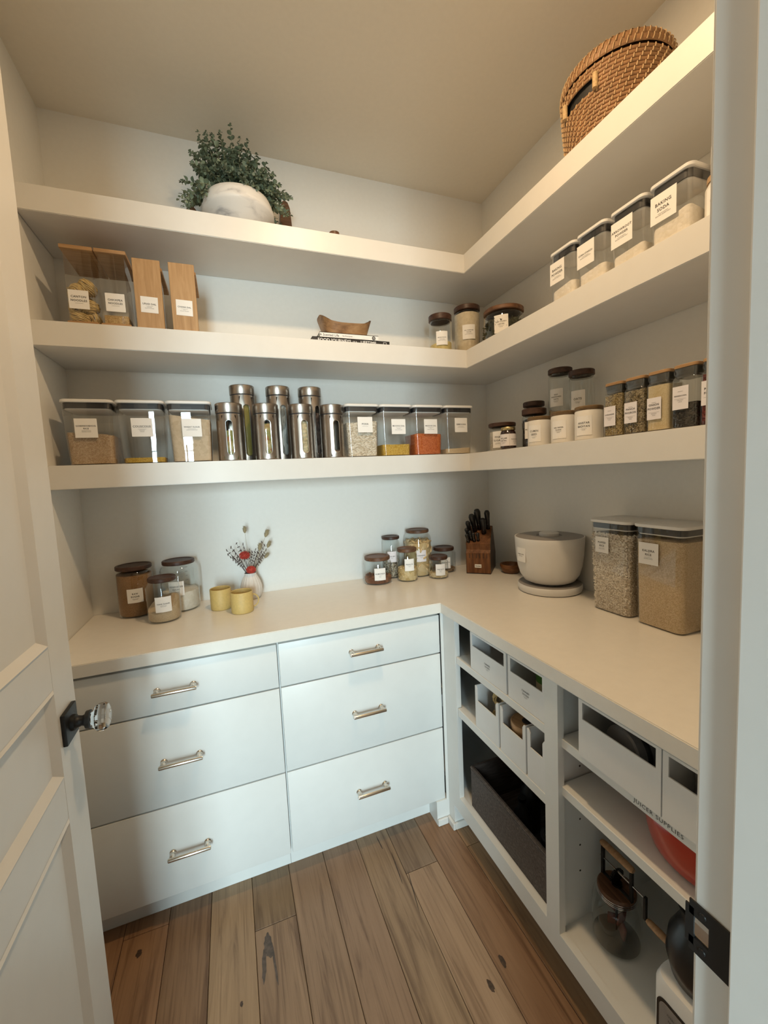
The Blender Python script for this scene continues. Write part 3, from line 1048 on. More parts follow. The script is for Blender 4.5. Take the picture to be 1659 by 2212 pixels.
GC = 'glass canisters with dark wooden lids on the worktop'
glass_jar('large glass jar full of brown raw sugar with a dark wooden lid', (-1.701, -.067, CT), R(12), .064, .199, 'raw_sugar', .165, ['RAW', 'SUGAR', '_SWEETENER'], .054, .054, .088, R(-4), .063, .016, group=GC, slope=(0, .05))
glass_jar('small glass jar of pale cane sugar standing in front of the two larger sugar jars', (-1.587, -.199, CT), R(8), .057, .165, 'cane_sugar', .062, ['CANE SUGAR', '_SWEETENER'], .054, .056, .072, R(-2), .048, .016, group=GC, slope=(.35, .35), amp=.004)
tpw = glass_jar('glass jar half full of white powdered sugar with printed measuring marks', (-1.541, -.075, CT), R(6), .070, .202, 'powder', .078, ['POWDERED', 'SUGAR', '_SWEETENER'], .056, .056, .098, R(-12), .060, .016, group=GC, amp=.008)
for k in range(4):
    zz = .128 + .017 * k
    a0 = R(14)
    pts2 = rule2d(-.014, -.004, zz, .0012)
    tx = text2d(('250', '500', '750', '1000')[k], .0065)
    sh = join(pts2, ([(x + .008, y + zz) for x, y in tx[0]], tx[1]))
    rr = .0708
    obj('measuring_mark', ([(rr * math.sin(a0 + x / rr), -rr * math.cos(a0 + x / rr), y) for x, y in sh[0]], sh[1]), 'ink_soft', tpw, 0)

GN = 'glass nut jars with wooden lids on the worktop'
glass_jar('wide low glass jar of dark almonds, front left of the nut jars', (-.700, -.105, CT), R(-22), .066, .127, 'almond', .030, ['ALMONDS', '_RAW', '_NUTS'], .052, .056, .052, R(12), .060, .017, 'walnut_mid', .014, group=GN, nuts=([alm], 150, 'almond', .009))
glass_jar('slim tall glass jar of mixed seeds behind the almonds', (-.605, -.046, CT), R(-24), .042, .205, 'seedmix', .085, ['CHIA MIX', '_SEEDS'], .045, .052, .108, R(8), .043, .015, 'walnut', .014, group=GN, lmat='label_lilac', nuts=([seed], 260, 'seedmix', .006))
glass_jar('medium glass jar of peeled peanuts, front centre of the nut jars', (-.562, -.140, CT), R(-25), .048, .156, 'peanut', .060, ['PEANUTS', '_NUTS'], .045, .056, .082, R(14), .046, .017, 'walnut_mid', .014, group=GN, nuts=([pea], 330, 'peanut', .0065))
glass_jar('tallest glass jar full of pale cashews with a striped wooden lid', (-.470, -.069, CT), R(-29), .066, .229, 'cashew', .165, ['CASHEWS', '_NUTS'], .048, .056, .105, R(18), .056, .016, 'walnut_mid', .030, neck=.052, group=GN, lmat='label_lilac', nuts=([cash], 420, 'cashew', .0105))
glass_jar('low glass jar with a little pine nuts, front right of the nut jars', (-.412, -.170, CT), R(-30), .046, .107, 'pinenut', .026, ['PINE NUTS', '_RAW', '_NUTS'], .046, .054, .046, R(14), .044, .017, 'walnut', .012, group=GN, nuts=([pin], 260, 'pinenut', .005))
glass_jar('low glass jar at the back right, half hidden by the pine nut jar', (-.325, -.066, CT), R(-34), .060, .125, 'walnutnut', .016, ['WALNUTS', '_NUTS'], .048, .056, .052, R(14), .052, .017, 'walnut', .014, group=GN)

GF = 'glass jars in the corner of the middle shelf'
glass_jar('slim glass jar a third full of yellow gram flour, left of the three corner jars', (-.363, -.178, S2), R(-14), .0525, .182, 'besan', .055, ['BESAN FLOUR', '_GLUTEN FREE', '_BAKING ESSENTIALS'], .052, .060, .070, R(-8), .0525, .026, 'walnut', .010, neck=.047, group=GF, amp=.004, slope=(.1, 0), dished=False)
glass_jar('tall glass jar full of cream flour, middle of the three corner jars', (-.219, -.178, S2), R(-24), .0615, .232, 'flour', .196, ['ALL PURPOSE', 'FLOUR', '_BAKING ESSENTIALS'], .058, .064, .105, R(-2), .060, .022, 'walnut', .012, neck=.053, group=GF, dished=False)
tc = glass_jar('wide low glass jar of dry green curry leaves under a broad wooden lid', (-.150, -.360, S2), R(-40), .086, .158, 'curry_leaf', .085, ['DRY CURRY', 'LEAVES', '_SPICES'], .058, .072, .078, R(-4), .085, .018, 'walnut_mid', .020, neck=.075, group=GF, dished=False)
lf = ([(0, -.016, 0), (.007, -.006, .003), (.006, .006, .001), (0, .016, 0), (-.006, .006, .003), (-.007, -.006, .001)], [(0, 1, 2, 3), (0, 3, 4, 5)])
pieces([lf], cyl_spots(420, .080, .012, .100, 5), 'loose_leaves', 'curry_leaf', tc)

GR = 'dark lidded jars on the right of the lowest shelf'
glass_jar('low glass jar of pale crystals with a broad dark lid, first on the right run', (-.188, -.384, S3), R(-42), .057, .122, 'salt_rock', .086, ['PINK', 'SUGAR', '_SWEETENER'], .046, .070, .050, R(-14), .058, .016, 'walnut', .014, group=GR, dished=False)
tj = thing('jam_jar', 'small gold-lidded jar of dark jam in front of the crystal jar', 'jar', (-.235, -.486, S3), R(-45))
obj('jar', lathe([(0, .001), (.026, 0), (.030, .004), (.0315, .012), (.0315, .066), (.029, .074), (.026, .078), (.026, .082), (0, .082)], 36), 'jam', tj)
obj('lid', lathe([(0, .080), (.0285, .080), (.029, .083), (.029, .090), (.0275, .0925), (0, .0925)], 36), 'gold_lid', tj)
lb = label(tj, ['FIG JAM', 'EXTRA', '_PRESERVE'], .046, .048, (0, 0, .040), radius=.032, ang=R(-26), mat='label_lilac')
label(tj, ['_PRODUCT', 'INGREDIENTS', '_FIGS, SUGAR', '_LEMON', '_NET WT'], .046, .048, (0, 0, .040), radius=.032, ang=R(57), mat='label_lilac')
glass_jar('dark-filled jar with a thick dark lid behind the white canister', (-.150, -.543, S3), R(-47), .048, .158, 'mustard', .115, ['MUSTARD', '_SPICES'], .042, .066, .072, R(-16), .0475, .024, 'walnut', .012, group=GR, dished=False)
glass_jar('taller dark-lidded jar at the wall behind the dark-filled jar', (-.078, -.458, S3), R(-45), .044, .202, 'lentil_dark', .105, ['CLOVES', '_SPICES'], .042, .060, .080, R(-16), .044, .020, 'walnut', .012, group=GR, dished=False)
glass_jar('tall clear oat jar on the left, nearly empty, rising behind the white canisters', (-.092, -.624, S3), R(-50), .0435, .298, 'oat', .135, ['OLD', 'FASHIONED', 'OATS', '_GRAINS'], .050, .066, .185, R(-14), .044, .020, 'walnut', .010, neck=.041, group=GR, dished=False, slope=(-.2, .2))
glass_jar('tall clear oat jar on the right, rising behind the white canisters', (-.092, -.728, S3), R(-50), .0435, .266, 'oat', .105, ['OATS', '_GRAINS'], .050, .066, .158, R(-14), .044, .020, 'walnut', .010, neck=.041, group=GR, dished=False)

GW = 'white ceramic canisters on the lowest shelf'


def canister(lab, x, y, lines, r=.0415, h=.107):
    t = thing('ceramic_canister', lab, 'canister', (x, y, S3), R(-52), GW)
    obj('body', lathe([(0, .001), (r - .004, 0), (r, .004), (r, h - .016), (r - .002, h - .013), (0, h - .013)], 48), 'ceramic', t)
    obj('lid', lathe([(0, h - .013), (r - .001, h - .013), (r, h - .011), (r, h - .002), (r - .002, h), (0, h)], 48), 'olive_lid', t)
    label(t, lines, .048, .060, (0, 0, .046), radius=r + .0006, ang=R(-16))
    return t


canister('white canister with wooden lid, leftmost, beside the dark-filled jar', -.235, -.669, ['CUMIN', 'SEED', '_SPICES'])
canister('white canister with wooden lid, middle one of three', -.235, -.788, ['RED PEPPER', 'FLAKES', '_SPICES'])
canister('white canister with wooden lid, rightmost, beside the square spice jars', -.235, -.893, ['ANISTAR', 'BADIYAN', '_SPICES'])

GP = 'square glass spice jars with bamboo lids'


def spice(lab, y, fill, fh, lines, lw=.038, lh=.056, lz=.060):
    w_, h = .0625, .157
    t = thing('spice_jar', lab, 'spice jar', (-.243, y, S3), R(-90), GP)
    obj('jar', rprism([(0, w_ - .008, w_ - .008, .008), (.004, w_, w_, .010), (.118, w_, w_, .010), (.124, w_ - .004, w_ - .004, .010), (.128, w_ - .008, w_ - .008, .010), (.134, w_ - .004, w_ - .004, .010),
                       (.146, w_ - .004, w_ - .004, .010)], 5, True, False), 'glass', t)
    ld = obj('lid', rprism([(.147, w_ - .007, w_ - .007, .010), (.148, w_ - .005, w_ - .005, .010), (.154, w_ - .005, w_ - .005, .010), (.155, w_ - .007, w_ - .007, .010)], 5), 'bamboo_lid', t)
    obj('seal_plug', rprism([(.124, w_ - .014, w_ - .014, .008), (.1462, w_ - .008, w_ - .008, .008)], 5), 'neck_grey', ld)
    obj('contents', fill_block(w_ - .005, w_ - .005, w_ - .005, w_ - .005, h, .13, fh, .009, .003, y * 50), fill, t)
    label(t, lines, lw, lh, (-.006, -w_ / 2 - .0006, lz), mat='label_lilac', style='spice')
    return t


spice('square spice jar of tan coriander seed, leftmost of the bamboo-lidded row', -1.0105, 'coriander', .120, ['CORIANDER', '_ORGANIC', '_SPICE'])
spice('square spice jar of mottled brown seed mix, second in the bamboo-lidded row', -1.0770, 'panch', .120, ['PANCH', 'PHORON', '_ORGANIC', '_SPICE'])
spice('square spice jar of cream onion powder, third in the bamboo-lidded row', -1.1440, 'onion_powder', .119, ['ONION', 'POWDER', '_ORGANIC', '_SPICE'])
spice('square spice jar half full of black peppercorns', -1.2110, 'peppercorn', .062, ['PEPPERCORN', '_ORGANIC', '_SPICE'], lz=.075)
spice('square spice jar of dark red chili flakes, cut off by the door jamb', -1.2780, 'chili', .120, ['PEPPER', 'FLAKES', '_ORGANIC', '_SPICE'], lz=.075)

# two stacked salt jars at the right end of the middle shelf
GT = 'stacked salt jars at the end of the middle shelf'
for lab, x, y, z, r, h, lines in (('salt jar with cork lid, lower of the stacked pair by the door jamb', -.232, -1.272, S2, .040, .104, ['BLACK SALT', '_SPICES']),
                                  ('salt jar with cork lid, upper of the stacked pair by the door jamb', -.230, -1.276, S2 + .1045, .035, .092, ['ROCK SALT', '_SPICES'])):
    t = thing('salt_jar', lab, 'jar', (x, y, z), R(-70), GT)
    obj('jar', lathe([(0, .002), (r - .006, 0), (r, .006), (r, h - .026), (r - .006, h - .014), (r - .006, h - .012), (0, h - .012)], 36), 'ceramic', t)
    obj('lid', lathe([(0, h - .013), (r - .003, h - .013), (r - .003, h - .001), (0, h)], 36), 'cork', t)
    label(t, lines, r * 1.7, h * .62, (0, 0, h * .40), radius=r + .0006, ang=R(-2))


# ------------------------------------------------------------------ brushed steel canisters with an oval window
def steel(lab, x, y, h, contents, rz, group):
    r = .0468
    t = thing('steel_canister', lab, 'canister', (x, y, S3), rz, group)
    zt = h - .040
    z0, z1 = (.022, h * .70) if h < .25 else (.022, h * .74)
    hw = .0118
    # stadium outline (arc length s, height z) of the window
    N = 32
    st = []
    for k in range(N):
        a = 2 * PI * (k + .5) / N
        cs, sn = math.cos(a), math.sin(a)
        zc = (z1 - hw) if sn > 0 else (z0 + hw)
        st.append((hw * cs, zc + hw * sn))
    TH = .55
    sw = TH * r
    za, zb = .006, zt - .006
    rc = []
    for k in range(N):
        a = 2 * PI * (k + .5) / N
        cs, sn = math.cos(a), math.sin(a)
        f = 1 / max(abs(cs), abs(sn))
        rc.append((sw * cs * f, (za + zb) / 2 + (zb - za) / 2 * sn * f))

    def P(s_, z, rr=r):
        return (rr * math.sin(s_ / r), -rr * math.cos(s_ / r), z)
    V = [P(*p) for p in st] + [P(st[k][0] * .5 + rc[k][0] * .5, st[k][1] * .5 + rc[k][1] * .5) for k in range(N)] + [P(*p) for p in rc]
    F = []
    for k in range(N):
        j = (k + 1) % N
        F += [(k, j, j + N, k + N), (k + N, j + N, j + 2 * N, k + 2 * N)]
    back = []
    nb = 30
    V2, F2 = [], []
    for k in range(nb + 1):
        a = TH + (2 * PI - 2 * TH) * k / nb
        for z in (za, zb):
            V2.append((r * math.sin(a), -r * math.cos(a), z))
    F2 = [(2 * k, 2 * k + 2, 2 * k + 3, 2 * k + 1) for k in range(nb)]
    rings = join(lathe([(0, .0005), (r - .003, .0005), (r, .003), (r, za)], 48), lathe([(r, zb), (r, zt), (r - .004, zt + .001)], 48))
    bd = obj('body', join((V, F), (V2, F2), rings), 'steel', t, 50)
    obj('window_rim', tube([P(s_, z, r + .0004) for s_, z in st], .0015, 6, False, True), 'knife_steel', bd)
    obj('glass_liner', lathe([(r - .002, .006), (r - .002, zt)], 40), 'glass', t)
    obj('contents', fill_round(r - .006, (z1 - .012) * contents[1], .004, x * 20), contents[0], t)
    lid = obj('lid', lathe([(r - .003, zt + .003), (r + .0005, zt + .004), (r + .0012, zt + .006), (r + .0012, h - .002), (r - .001, h), (0, h)], 48), 'steel', t, 30)
    obj('gasket', lathe([(r - .004, zt), (r - .0012, zt + .0005), (r - .0012, zt + .0045), (r - .004, zt + .005)], 48), 'gasket', lid)
    return t


GST = 'brushed steel canisters with oval windows'
for lab, x, c, rz in (('short steel canister of green and brown pasta, leftmost of the front four', -1.306, ('pasta_mix', .80), -4),
                      ('short steel canister of red and green pasta, second of the front four', -1.174, ('pasta_mix', 1.0), 0),
                      ('short steel canister of pale shells, third of the front four', -1.0395, ('pasta_shell', 1.05), 6),
                      ('short steel canister almost empty, rightmost of the front four', -.9150, ('lentil_dark', .22), 8)):
    steel(lab, x, -.245, .211, c, R(rz), GST)
for lab, x, c, rz in (('tall steel canister of spaghetti, left of the three at the back', -1.250, ('spaghetti', 1.1), 14),
                      ('tall steel canister of pale noodles, middle of the three at the back', -1.110, ('rice_noodle', 1.1), 16),
                      ('tall steel canister of dark pasta, right of the three at the back', -.978, ('lentil_dark', .92), 26)):
    steel(lab, x, -.138, .300, c, R(rz), GST)


# ------------------------------------------------------------------ bamboo boxes on the middle shelf
def nest(seed_):
    g = random.Random(seed_)
    V = []
    parts = []
    for k in range(16):
        a = PI * k / 15 - PI / 2
        rr = .016 * math.cos(a) + .012
        z = .017 * math.sin(a)
        ph = g.uniform(0, 6.28)
        pts = [((rr + .0012 * math.sin(5 * u + ph)) * math.cos(u), (rr + .0012 * math.sin(5 * u + ph)) * math.sin(u), z + .0022 * math.sin(2 * u + ph)) for u in [2 * PI * i / 16 for i in range(16)]]
        parts.append(tube(pts, .0021, 5, False, True))
    return join(*parts)


NEST = mesh('noodle_nest', nest(1))
NEST.materials.append(MATS['noodle'])
GBm = 'bamboo storage boxes on the middle shelf'
for lab, x, w_, lines in (('clear box of curled noodle nests with bamboo lid, far left of the middle shelf', -1.727, .082, ['CANTON', 'NOODLES']),
                          ('clear box with bamboo lid and a low layer of tan noodles, beside the noodle nests', -1.6335, .082, ['CHICKPEA', 'NOODLES'])):
    t = thing('bamboo_box', lab, 'storage box', (x, -.187, S2), 0, GBm)
    d_, h = .190, .243
    obj('base_tray', bbox(-w_ / 2 - .002, w_ / 2 + .002, -d_ / 2 - .002, d_ / 2 + .002, .0, .010, .002, 1), 'bamboo_lid', t)
    c = obj('container', rprism([(.008, w_ - .006, d_ - .006, .004), (h - .012, w_ - .006, d_ - .006, .004)], 3, False, False), 'acrylic', t)
    obj('lid', bbox(-w_ / 2 - .004, w_ / 2 + .004, -d_ / 2 - .004, d_ / 2 + .006, h - .012, h, .002, 2), 'bamboo_lid', t)
    if 'CANTON' in lines:
        for px, py, pz, rx in ((-.012, -.060, .028, 20), (.016, -.048, .028, 70), (-.016, -.055, .062, 80), (.014, -.060, .068, 10), (-.014, -.060, .110, 60), (.012, -.052, .132, 35), (-.006, .00, .10, 30), (0, .02, .05, 10)):
            o = obj('noodle_nest', NEST, None, t)
            o.location = (px, py, pz)
            o.rotation_euler = (R(rx), R(rx * .6), R(rx * 2))
    else:
        obj('contents', fill_block(w_ - .012, w_ - .012, d_ - .012, d_ - .012, h, h, .038, .004, .003, 3), 'chickpea_noodle', t)
    label(t, lines, .056, .058, (-.006 if 'CANTON' in lines else .002, -d_ / 2 + .0018, .078))
for lab, x, w_, lines in (('bamboo-fronted box of white lentils, left of the two wooden-fronted boxes', -1.531, .083, ['URAD DAL', '_SKINLESS', '_BEANS & LEGUMES']),
                          ('bamboo-fronted box of split chickpeas, right of the two wooden-fronted boxes', -1.424, .081, ['CHANA DAL', '_SPLIT', '_BEANS & LEGUMES'])):
    t = thing('bamboo_box', lab, 'storage box', (x, -.185, S2), 0, GBm)
    d_, h = .196, .226
    obj('front_panel', bbox(-w_ / 2, w_ / 2, -d_ / 2 - .004, -d_ / 2 + .006, 0, h, .0012, 1), 'bamboo', t)
    obj('container', rprism([(.002, w_ - .010, d_ - .010, .004), (h - .030, w_ - .010, d_ - .010, .004)], 3, True, False), 'acrylic', t)
    obj('contents', move(fill_block(w_ - .016, w_ - .016, d_ - .026, d_ - .026, h, h, .12, .004, .003, 5), (0, .004, 0)), 'moong' if 'CHANA' in lines[0] else 'semolina', t)
    obj('lid', bbox(-w_ / 2 + .001, w_ / 2 + .004, -d_ / 2 + .008, d_ / 2 + .004, h - .030, h - .018, .002, 1), 'bamboo_lid', t)
    label(t, lines, .052, .052, (0, -d_ / 2 - .0042, .078), tilt=R(-1.5))


# ------------------------------------------------------------------ books and the carved bowl
def book(lab, x0, x1, y0, y1, z0, z1, mat, title, tsize, tx_off, ink, extra=None):
    t = thing('book', lab, 'book', (0, 0, 0), 0, 'books under the carved bowl')
    obj('cover', join(box(x0, x1, y0, y1, z0, z0 + .0022), box(x0, x1, y0, y1, z1 - .0022, z1), box(x0, x1, y0, y0 + .002, z0, z1)), mat, t, 0)
    obj('pages', box(x0 + .003, x1 - .003, y0 + .002, y1 - .003, z0 + .0022, z1 - .0022), 'page', t, 0)
    sh = []
    for body, size, xo in title:
        a = text2d(body, size, 1.06, size * .015)
        sh.append(([(x + xo, y) for x, y in a[0]], a[1]))
    a = join(*sh)
    zc = (z0 + z1) / 2
    obj('spine_lettering', ([(x, y0 - .0005, zc + y) for x, y in a[0]], a[1]), ink, t, 0)
    if extra:
        extra(t, zc, y0)


def logo_dot(t, zc, y0):
    o = obj('spine_emblem', move(lathe([(0, .0006), (.0078, .0006), (.0078, 0)], 24), (-.722, y0, zc), 0, R(90)), 'ink', t)
    tx = text2d('Q', .011)
    obj('emblem_letter', ([(-.722 + x, y0 - .0009, zc + y) for x, y in tx[0]], tx[1]), 'ink_white', o, 0)


def logo_frame(t, zc, y0):
    fr = [box(-.683, -.669, y0 - .0006, y0, zc + .005, zc + .0062), box(-.683, -.669, y0 - .0006, y0, zc - .0062, zc - .005), box(-.683, -.6818, y0 - .0006, y0, zc - .006, zc + .006), box(-.6702, -.669, y0 - .0006, y0, zc - .006, zc + .006)]
    obj('spine_emblem', join(*fr), 'ink_white', t, 0)


book('black book lying at the bottom of the pair under the carved bowl', -.979, -.655, -.268, -.055, S2, S2 + .0215, 'book_black',
     [('FOOD JOURNEYS', .0165, -.890), ('OF A', .0075, -.806), ('LIFETIME', .0165, -.748)], 0, 0, 'ink_white', logo_frame)
book('white book lying on the black book under the carved bowl', -.947, -.702, -.262, -.075, S2 + .022, S2 + .0435, 'book_white',
     [('A Scented Life', .0125, -.908), ('Pat Princi-Jones', .0062, -.834)], 0, 0, 'ink_soft', logo_dot)

nseg = 48
V, F = [], []
Z0 = S2 + .0440
cx, cy = -.822, -.185


def sup(a, e):
    c, s_ = math.cos(a), math.sin(a)
    return math.copysign(abs(c) ** e, c), math.copysign(abs(s_) ** e, s_)


rows = []
prof = [(0, 0.0, 1.0), (1, 0.0, 1.0), (1, .25, 1.0), (1, .5, 1.0), (1, .75, 1.0), (1, 1.0, 1.0), (.93, 1.0, 1), (.86, .72, 1), (.70, .40, 1), (.40, .24, 1), (0, .22, 1)]
for k, tt, _ in prof:
    row = []
    for i in range(nseg):
        a = 2 * PI * i / nseg
        ex, ey = sup(a, .62)
        end = abs(math.cos(a)) ** 2.2
        rim = .044 + .034 * end + (.006 if math.cos(a) < -.6 else 0) * end + .003 * noise.noise(Vector((a * 2, 0, 3)))
        rx = (.086 + .025 * tt)
        ry = (.050 + .022 * tt)
        V.append((cx + ex * rx * k, cy + ey * ry * k, Z0 + tt * rim))
        row.append(len(V) - 1)
    rows.append(row)
for r0, r1 in zip(rows, rows[1:]):
    for i in range(nseg):
        j = (i + 1) % nseg
        F.append((r0[i], r0[j], r1[j], r1[i]))
bw = thing('carved_bowl', 'rustic carved wooden bowl with upswept ends on the books', 'bowl', (cx, cy, Z0))
Vl = [(x - cx, y - cy, z - Z0) for x, y, z in V]
nf = nseg
obj('body', (Vl, F[:nseg * 5]), 'olive_wood', bw)
obj('bark_rim', (Vl, F[nseg * 5:nseg * 7]), 'bark', bw)
obj('hollow', (Vl, F[nseg * 7:]), 'olive_wood', bw)

# ================================================================== worktop objects
# rice tub on its round foot
t = thing('rice_tub', 'white rounded rice tub with grey lid standing on a round white foot', 'tub', (-.118, -.583, CT), R(-62))
obj('foot', lathe([(0, .001), (.112, 0), (.121, .004), (.1245, .014), (.1245, .028), (.122, .032)], 64), 'tub_white', t)
obj('foot_top', lathe([(.122, .032), (.119, .0335), (.05, .030), (0, .030)], 64), 'tub_grey', t)
obj('bowl', lathe([(0, .034), (.075, .035), (.098, .046), (.114, .070), (.124, .105), (.130, .150), (.1335, .205), (.1345, .222), (.1335, .225), (.130, .2245)], 64), 'tub_white', t)
ld = obj('lid', lathe([(.130, .2245), (.110, .2265), (.075, .2275), (.050, .2265), (.046, .222), (0, .222)], 64), 'tub_grey', t)
obj('lid_knob', lathe([(.036, .222), (.038, .226), (.038, .236), (.035, .2385), (0, .239)], 48), 'tub_white', ld)
label(t, ['BASMATI RICE', '_GRAINS & RICE'], .056, .056, (0, 0, .158), radius=.1318, ang=R(-34))
# wooden pinch bowl
tag(obj('pinch_bowl', lathe([(0, .003), (.028, 0), (.037, .004), (.047, .020), (.0515, .038), (.050, .045), (.046, .044), (.043, .030), (.034, .014), (0, .010)], 48), 'bowl_wood', None, 40, (-.070, -.272, CT)),
    'small dark wooden bowl half hidden behind the rice tub', 'bowl')


def mug(lab, x, y, rz, r=.0400, h=.083):
    t = thing('mug', lab, 'mug', (x, y, CT), rz, 'matte mustard mugs')
    obj('cup', lathe([(0, .001), (r - .004, 0), (r - .0005, .003), (r, .008), (r, h - .002), (r - .0015, h), (r - .0035, h - .002), (r - .004, .008), (0, .006)], 48), 'mug_yellow', t)
    pts = [(r - .002 + .024 * math.sin(a), 0, h * .45 + .025 * math.cos(a)) for a in [PI * k / 12 for k in range(13)]]
    obj('handle', tube(pts, .0026, 8), 'mug_yellow', t)


mug('mustard yellow mug behind and left of the other one', -1.390, -.160, R(35))
mug('mustard yellow mug in front, with its thin handle showing on the right', -1.312, -.248, R(12), .0415, .082)

# fluted vase with dried flowers
VX, VY = -1.268, -.066
t = thing('flower_vase', 'fluted white vase of dried grasses and two red blooms behind the mugs', 'vase', (VX, VY, CT), 0)
V, F = [], []
prof = [(.022, 0), (.034, .002), (.041, .014), (.0455, .034), (.044, .056), (.037, .078), (.028, .096), (.0235, .106), (.0245, .111)]
ns = 72
for r_, z in prof:
    for k in range(ns):
        a = 2 * PI * k / ns
        rr = r_ * (1 + .030 * math.cos(18 * a))
        V.append((rr * math.cos(a), rr * math.sin(a), z))
for i in range(len(prof) - 1):
    for k in range(ns):
        j = (k + 1) % ns
        F.append((i * ns + k, i * ns + j, (i + 1) * ns + j, (i + 1) * ns + k))
F.append(tuple(range(ns))[::-1])
obj('body', (V, F), 'vase', t, 60)
obj('mouth', lathe([(.0240, .110), (.0205, .107), (.0195, .090), (0, .088)], 36), 'plug_dark', t)


def stem_to(x, z, y=0, bend=.01, r0=.0011, r1=.0006, mat='twig', z0=.092):
    sx = x * .10
    pts = []
    for k in range(7):
        f = k / 6
        pts.append((sx + (x - sx) * f ** 1.15 + bend * math.sin(PI * f) * (1 if x > 0 else -1) * -.4, y * f, z0 + (z - z0) * f))
    return tube(pts, [r0 + (r1 - r0) * k / 6 for k in range(7)], 5)


# twigs with small knobbly leaves
g = random.Random(12)
tips = [(-.090, .222), (-.086, .206), (-.072, .236), (-.060, .214), (-.048, .250), (-.036, .232), (-.022, .246), (.004, .214), (.014, .205), (.030, .212), (.050, .228), (.060, .240), (.068, .230), (.074, .205), (-.066, .186), (-.050, .180), (.056, .190), (.064, .178)]
for k, (x, z) in enumerate(tips):
    yy = g.uniform(-.03, .02)
    o = obj('dried_twig', stem_to(x, z, yy), 'twig', t)
    lv = []
    for q in range(5):
        f = .55 + .42 * q / 4
        sx = x * .10
        p = (sx + (x - sx) * f ** 1.15, yy * f, .092 + (z - .092) * f)
        lv.append(move(ball(.0052, 5, 4, (.42, .30, 1.5)), p, g.uniform(0, 6), g.uniform(-.7, .7), g.uniform(-.7, .7) + (.5 if x > 0 else -.5)))
    obj('dried_leaves', join(*lv), 'twig', o)
# bunny-tail grasses
for x, z, ry, sc in ((-.010, .300, 0, 1.0), (.078, .276, 22, 1.15), (.046, .220, 6, 1.1), (.084, .228, 24, 1.05), (.072, .180, 40, .95)):
    yy = -.012
    L = .030 * sc
    ax = Vector((math.sin(R(ry)), 0, math.cos(R(ry))))
    base = Vector((x, yy, z)) - ax * L * .5
    o = obj('grass_stem', stem_to(base.x, base.z, yy, .004, .0007, .0005, 'straw'), 'straw', t)
    tuft = [ball(.0078 * sc, 9, 7, (.85, .85, 2.0))]
    for q in range(60):
        u, a = g.uniform(-.9, .9), g.uniform(0, 2 * PI)
        rr = .0066 * sc * math.sqrt(1 - u * u)
        p0 = Vector((rr * math.cos(a), rr * math.sin(a), u * .0145 * sc))
        p1 = p0 + Vector((math.cos(a) * .0035, math.sin(a) * .0035, .0060)) * sc
        tuft.append(tube([p0, p1], [.0005, .0001], 3, False))
    obj('grass_tuft', move(join(*tuft), (x, yy, z), 0, 0, R(ry)), 'straw', o)
# two red globe blooms
for x, z, y, r_ in ((-.018, .192, -.020, .0215), (.003, .128, -.024, .0200)):
    o = obj('bloom_stem', stem_to(x, z, y, .002), 'twig', t)
    pet = [ball(r_ * .72, 12, 8, (1.05, 1, .82))]
    for q in range(240):
        u = g.uniform(-1, 1)
        a = g.uniform(0, 2 * PI)
        d_ = Vector((math.sqrt(1 - u * u) * math.cos(a) * 1.05, math.sqrt(1 - u * u) * math.sin(a), u * .82))
        pet.append(tube([d_ * r_ * .6, d_ * r_ * g.uniform(.92, 1.05)], [.0009, .0016], 4))
    obj('bloom', move(join(*pet), (x, y, z)), 'bloom', o)

# knife block
kb = thing('knife_block', 'dark wooden knife block filled with black-handled knives in the corner', 'knife block', (-.151, -.142, CT), R(-42.2))
W2 = .057
pr_ = [(-.098, .0), (-.101, .104), (-.088, .118), (-.094, .148), (-.012, .226), (.004, .222), (.100, .072), (.092, .0)]
sdp = extrude([(y, z) for y, z in pr_], -W2, W2)
sdp = ([(y, x, z) for x, y, z in sdp[0]], sdp[1])
obj('block', (sdp[0], [tuple(reversed(f)) for f in sdp[1]]), 'acacia', kb, 0)
for sx in (-1, 1):
    s = extrude([(y, z) for y, z in pr_], W2 + .0001, W2 + .0022)
    obj('side_board', ([(sx * y, x, z) for x, y, z in s[0]], s[1]), 'block_side', kb, 0)
obj('foot_strip', bbox(-W2 - .001, W2 + .001, -.100, .092, .0002, .004, .001, 1), 'plug_dark', kb)
for k in range(6):   # slots of the steak knives in the lower face
    x = -.042 + .0168 * k
    obj('knife_slot', box(x - .0012, x + .0012, -.1022, -.097, .078, .101), 'plug_dark', kb, 0)
lb = obj('maker_label', bbox(-.017, .015, -.1025, -.0998, .031, .048, .0006, 1), 'label_paper', kb, 0)
tx = text2d('Henckels', .0068, 1.0, .0002)
obj('lettering', ([(x - .001, -.1029, .0395 + y) for x, y in tx[0]], tx[1]), 'ink', lb, 0)
NRM = Vector((0, -.52, .855))
SLD = Vector((0, .082, .078)).normalized()


def knife(u, f, L, r_, ring=True, tw=0.0):
    r_ = r_ * 1.15
    p0 = Vector((u, -.094, .148)) + SLD * f
    ax = (NRM + Vector((tw, 0, 0))).normalized()
    o = obj('knife_handle', None or tube([p0 - ax * .004, p0 + ax * .006, p0 + ax * L * .3, p0 + ax * L * .62, p0 + ax * L * .9, p0 + ax * L, p0 + ax * (L + .003)], [r_ * .75, r_ * .9, r_ * .95, r_ * 1.1, r_ * 1.25, r_ * .95, r_ * .3], 10), 'black_plastic', kb)
    obj('bolster', tube([p0 - ax * .001, p0 + ax * .010], [r_ * .98, r_ * .98], 10), 'steel_dark', o)
    for q in (.25, .5, .75):
        obj('rivet', move(ball(.0016, 6, 4), tuple(p0 + ax * L * q + Vector((0, -r_ * 1.02, 0)))), 'knife_steel', o)


